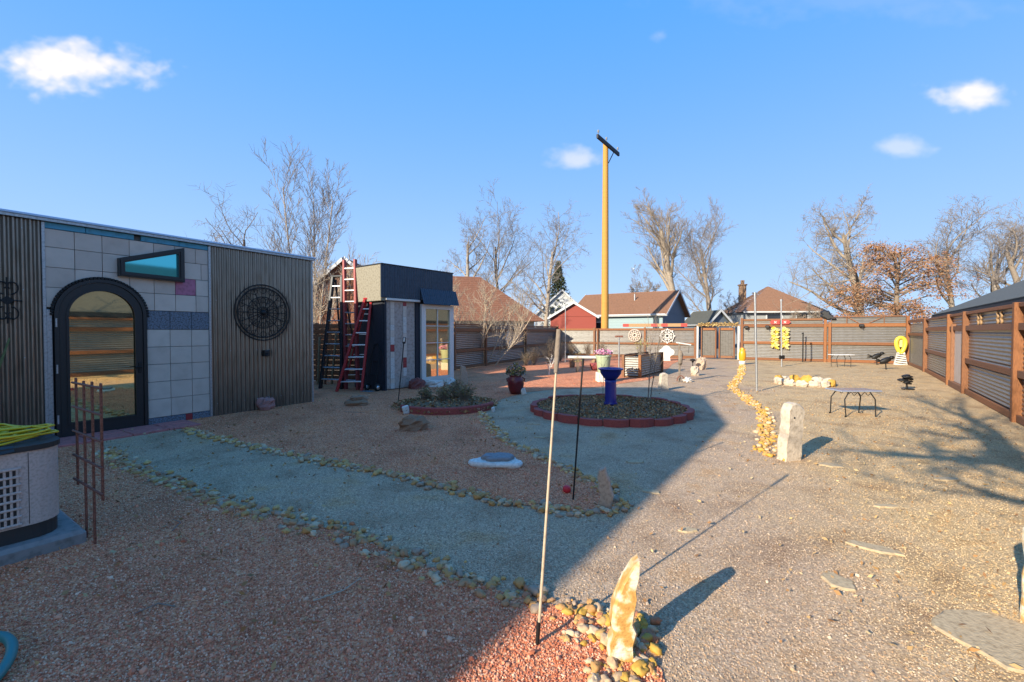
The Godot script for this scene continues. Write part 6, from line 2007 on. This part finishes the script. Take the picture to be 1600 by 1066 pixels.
# ---------------------------------------------------------------- things at the far side of the yard
func far_things() -> void:
	# corrugated planter
	var t := thing("raised_planter", "long raised planter of corrugated steel with wooden corner posts", "planter", Vector3(4.11, 0, -14.36), Vector3(0.55, 0, -0.835))
	var L := 2.6
	var W := 0.55
	corr_panel(t, 0.06, L - 0.06, 0.05, 0.68, -0.01, M.steel_fence)
	corr_panel(t, 0.06, L - 0.06, 0.05, 0.68, -W + 0.01, M.steel_fence)
	for x in [0.01, L - 0.01]:
		var mb := MB.new()
		mb.wave(Vector3(x, 0.05, -W + 0.05), Vector3.UP, 0.63, Vector3(0, 0, W - 0.1), Vector3(-1, 0, 0))
		part(t, "corrugated_sheet", mb, M.steel_fence)
	for x in [0.0, L]:
		for z in [0.0, -W]:
			beam(t, "corner_post", Vector3(x, 0, z), Vector3(x, 0.74, z), 0.09, 0.09, M.cedar)
	rail(t, 0.05, L - 0.05, 0.72, 0.05, M.cedar_old, 0.0, 0.09, "top_rail")
	rail(t, 0.05, L - 0.05, 0.72, 0.05, M.cedar_old, -W, 0.09, "top_rail")
	var mb := MB.new()
	mb.bx(0.03, L - 0.03, 0.0, 0.62, -W + 0.04, -0.04)
	part(t, "soil", mb, M.mulch)
	tuft(t.transform * Vector3(0.9, 0.6, -0.25), 0.75, 60, 231, [Color(0.42, 0.40, 0.08), Color(0.32, 0.34, 0.08), Color(0.5, 0.42, 0.12)], "yellow green leafy shoot growing in the raised planter", "", "leafy_plant", 0.6)
	# garden posts
	t = thing("garden_post", "slim post with short rusty crossbar before the medallion fence", "post", Vector3(3.85, 0, -16.1))
	rod(t, "shaft", Vector3(0, -0.05, 0), Vector3(0, 1.30, 0), 0.025, M.galv)
	mb = MB.new()
	mb.box(Transform3D(Basis(), Vector3(0, 1.32, 0)), Vector3(0.28, 0.06, 0.06), 0.01)
	part(t, "crossbar", mb, M.rust_iron)
	t = thing("garden_post", "weathered post with white crosspiece and hung tools beside the planter", "post", Vector3(4.99, 0, -13.3))
	beam(t, "shaft", Vector3(0, -0.05, 0), Vector3(-0.02, 1.2, 0), 0.05, 0.05, M.bark)
	beam(t, "crosspiece", Vector3(-0.12, 1.17, 0.03), Vector3(0.32, 1.10, 0.03), 0.04, 0.03, M.white_paint)
	mb = MB.new()
	mb.rock(Transform3D(Basis(), Vector3(0.0, 0.72, 0.05)), Vector3(0.14, 0.42, 0.10), 71, 0.3, 8, 9)
	part(t, "hung_tools", mb, M.bark)
	rod(t, "hook_wire", Vector3(0.26, 1.10, 0.03), Vector3(0.24, 0.85, 0.03), 0.005, M.black_iron)
	var pts := []
	for k in 13:
		var a := PI * k / 12
		pts.append(Vector3(cos(a) * 0.11, 0.03 + sin(a) * 0.16, 0.09))
	mb = MB.new()
	mb.tube(pts, [0.014], 6)
	part(t, "horseshoe", mb, M.rust_iron)
	boulder("boulder", "white stone at the foot of the weathered post", Vector3(5.2, 0, -13.25), Vector3(0.26, 0.16, 0.2), 0.5, 41, M.white_stone)
	boulder("boulder", "pale tan block on the path between post and gate", Vector3(6.22, 0, -15.2), Vector3(0.28, 0.36, 0.24), 0.3, 42, M.pale_stone)
	boulder("boulder", "larger golden tan block on the path nearest the gate", Vector3(7.45, 0, -17.6), Vector3(0.36, 0.56, 0.32), 0.6, 43, M.sandstone)
	t = thing("path_lamp", "small black mushroom path lamp beside the golden tan block", "garden lamp", Vector3(6.95, 0, -17.2))
	rod(t, "stake", Vector3(0, -0.03, 0), Vector3(0, 0.36, 0), 0.014, M.black_iron)
	mb = MB.new()
	mb.lathe([Vector2(0.03, 0.30), Vector2(0.045, 0.36), Vector2(0.12, 0.38), Vector2(0.08, 0.43), Vector2(0.0, 0.45)], 14)
	part(t, "lamp_cap", mb, M.black_iron)
	# white cut-out on the ground before the fence
	var poly := []
	for k in 36:
		var a := TAU * k / 36
		var r := 0.25 + 0.085 * absf(cos(a * 2.0))
		poly.append([cos(a) * r * 1.15, 0.44 + sin(a) * r])
	t = thing("white_cutout", "white four lobed cutout sign on short foot before the fence", "cutout", Vector3(7.9, 0, -22.9), Vector3(0.95, 0, 0.2))
	mb = MB.new()
	mb.extrude(pv(poly), -0.03, 0.03)
	part(t, "panel", mb, M.white_paint)
	mb = MB.new()
	mb.extrude(pv([[-0.16, -0.02], [0.2, -0.02], [0.16, 0.22], [-0.12, 0.22]]), -0.028, 0.028)
	part(t, "foot", mb, M.white_paint)
	# fence medallions
	var F := frame(Vector3(2.84, 0, -28.3), Vector3(7.45, 0, 3.3))
	medallion("pale lacy round medallion hung on the sunlit fence", F * Vector3(4.8, 1.27, 0.1), Vector3(7.45, 0, 3.3), 0.39, M.tile_grey_light, 12, false)
	medallion("black and white star medallion hung on the fence beside the gate", F * Vector3(6.62, 1.24, 0.1), Vector3(7.45, 0, 3.3), 0.40, M.white_paint, 8, true)
	# diamond on shaded fence
	var S := frame(Vector3(-2.29, 0, -17.19), Vector3(5.13, 0, -11.11))
	t = thing("diamond_ornament", "white diamond shaped lattice ornament hung on the shaded fence", "wall art", S * Vector3(4.8, 1.12, 0.1), Vector3(5.13, 0, -11.11))
	mb = MB.new()
	mb.ring(pv([[0.30, 0], [0, 0.42], [-0.30, 0], [0, -0.42]]), pv([[0.24, 0], [0, 0.34], [-0.24, 0], [0, -0.34]]), 0, 0.03)
	part(t, "frame_edge", mb, M.white_paint)
	for k in 6:
		rod(t, "lattice_bar", Vector3(cos(k * PI / 6) * 0.2, sin(k * PI / 6) * 0.26, 0.015), Vector3(-cos(k * PI / 6) * 0.2, -sin(k * PI / 6) * 0.26, 0.015), 0.009, M.white_paint)
	plaque("plank_plaque", "long plank with small red panels along the top of the sunlit fence", F * Vector3(5.9, 1.86, 0.06), Vector3(7.45, 0, 3.3), 3.5, 0.19, true)
	# bench plank, red pot, cactus and white branch sculpture near the corner
	t = thing("plank_bench", "pale plank bench on rough stone feet near the fence corner", "bench", Vector3(2.95, 0, -18.6), Vector3(1, 0, 0.15))
	mb = MB.new()
	mb.bx(-0.62, 0.62, 0.38, 0.48, -0.18, 0.18, 0.02)
	part(t, "seat", mb, M.white_tile)
	for x in [-0.45, 0.45]:
		mb = MB.new()
		mb.rock(Transform3D(Basis(), Vector3(x, 0.19, 0)), Vector3(0.22, 0.42, 0.26), 90 + int(x * 10), 0.2, 7, 9, true)
		part(t, "foot", mb, M.brown_rock)
	t = thing("clay_pot", "red clay pot tipped on its side by the plank bench", "pot", Vector3(3.25, 0.16, -17.2))
	mb = MB.new()
	mb.lathe([Vector2(0.0, -0.2), Vector2(0.12, -0.2), Vector2(0.18, 0.14), Vector2(0.2, 0.15), Vector2(0.2, 0.2), Vector2(0.16, 0.2), Vector2(0.10, -0.1), Vector2(0.0, -0.12)], 18, Transform3D(Basis(Vector3(0, 0, 1), 1.9), Vector3.ZERO))
	part(t, "pot_body", mb, M.red_brick)
	tree("driftwood_branch", "white bleached branch sculpture standing in the sunlit strip", Vector3(1.26, 0, -15.4), 0.72, 0.03, 131, {"n": [6, 4], "levels": 2, "first": 0.3, "bole": 0.8, "spread": 0.9, "cat": "branch", "min_r": 0.009, "wobble": 0.35}, M.white_stone, M.white_stone)
	tuft(Vector3(2.4, 0, -16.4), 0.75, 34, 241, [Color(0.5, 0.38, 0.10), Color(0.4, 0.34, 0.10)], "yellow stalked plant before the plank bench", "", "leafy_plant", 0.35)
	var dark := [Color(0.05, 0.045, 0.025), Color(0.09, 0.07, 0.035), Color(0.14, 0.10, 0.05)]
	for k in 4:
		var s: Array = [[0.5, -20.3, 0.8], [1.25, -21.3, 1.15], [1.9, -22.4, 1.3], [0.1, -19.6, 0.6]][k]
		tuft(Vector3(s[0] + 0.5, 0, s[1]), s[2], 190, 250 + k, dark, ["dark low bush beside the plank bench end of the shaded fence", "dark middle sized bush on the shaded fence past the diamond", "dark bush, tallest and closest to the fence corner", "dark bush, smallest along the shaded fence"][k], "dark bushes along the shaded fence", "dark_bush", 0.8)
	var tan := [Color(0.24, 0.17, 0.09), Color(0.16, 0.11, 0.06), Color(0.34, 0.25, 0.14)]
	for k in 3:
		var s: Array = [[4.4, -25.9, 0.9], [5.1, -25.3, 1.0], [3.5, -26.6, 0.8]][k]
		tuft(Vector3(s[0], 0, s[1]), s[2], 150, 270 + k, tan, ["dry grass clump by the double post of the sunlit fence", "dry grass clump, tallest before the sunlit fence", "dry grass clump closest to the fence corner"][k], "grass clumps in the corner", "grass_clump", 0.6)
	# stick lamp by corner: thin tall mast
	t = thing("metal_pole", "thin pale mast standing in the fence corner", "pole", Vector3(2.55, 0, -21.4))
	rod(t, "shaft", Vector3(0, -0.05, 0), Vector3(0, 3.0, 0), 0.02, M.galv)
	rod(t, "tip", Vector3(-0.06, 2.98, 0), Vector3(0.08, 3.0, 0), 0.02, M.galv)
	# twigs trained over the gate
	var G := frame(Vector3(10.29, 0, -25.0), Vector3(1.85, 0, 1.2))
	t = thing("twig_garland", "golden dry twig garland draped over the gate top", "garland", G.origin, Vector3(1.85, 0, 1.2))
	scatter_leaves(t, "twigs", 700, 91, func(r: RandomNumberGenerator) -> Vector3:
		return Vector3(r.randf_range(0.1, 2.1), 1.88 + r.randfn(0, 0.05), 0.05 + r.randfn(0, 0.05)), [Color(0.42, 0.28, 0.10), Color(0.30, 0.20, 0.09), Color(0.5, 0.36, 0.15)], 0.03, 0.07)

func medallion(label: String, at: Vector3, xd: Vector3, r: float, m: Material, n: int, star: bool) -> void:
	var t := thing("fence_medallion", label, "wall art", at, xd)
	for q in [1.0, 0.62, 0.25]:
		var pts := []
		for k in 37:
			var a := TAU * k / 36
			pts.append(Vector3(cos(a), sin(a), 0) * r * q * 0.9)
		var mb := MB.new()
		mb.tube(pts, [0.022 if q == 1.0 else 0.016], 5, false)
		part(t, "ring", mb, m)
	for k in n:
		var a := TAU * k / n
		var e := Vector3(cos(a), sin(a), 0)
		var f := Vector3(-sin(a), cos(a), 0)
		var mb := MB.new()
		for sg in [-1.0, 1.0]:
			mb.tube([e * r * 0.22, e * r * 0.6 + f * sg * r * 0.2, e * r * (1.1 if star else 0.9)], [0.018], 5)
		part(t, "petal", mb, m)
	if star:
		var mb := MB.new()
		mb.lathe([Vector2(0.0, -0.012), Vector2(r * 0.86, -0.012), Vector2(r * 0.86, 0.0), Vector2(0.0, 0.0)], 24, Transform3D(Basis(Vector3(1, 0, 0), PI / 2), Vector3(0, 0, -0.01)))
		part(t, "backing", mb, M.black_iron)
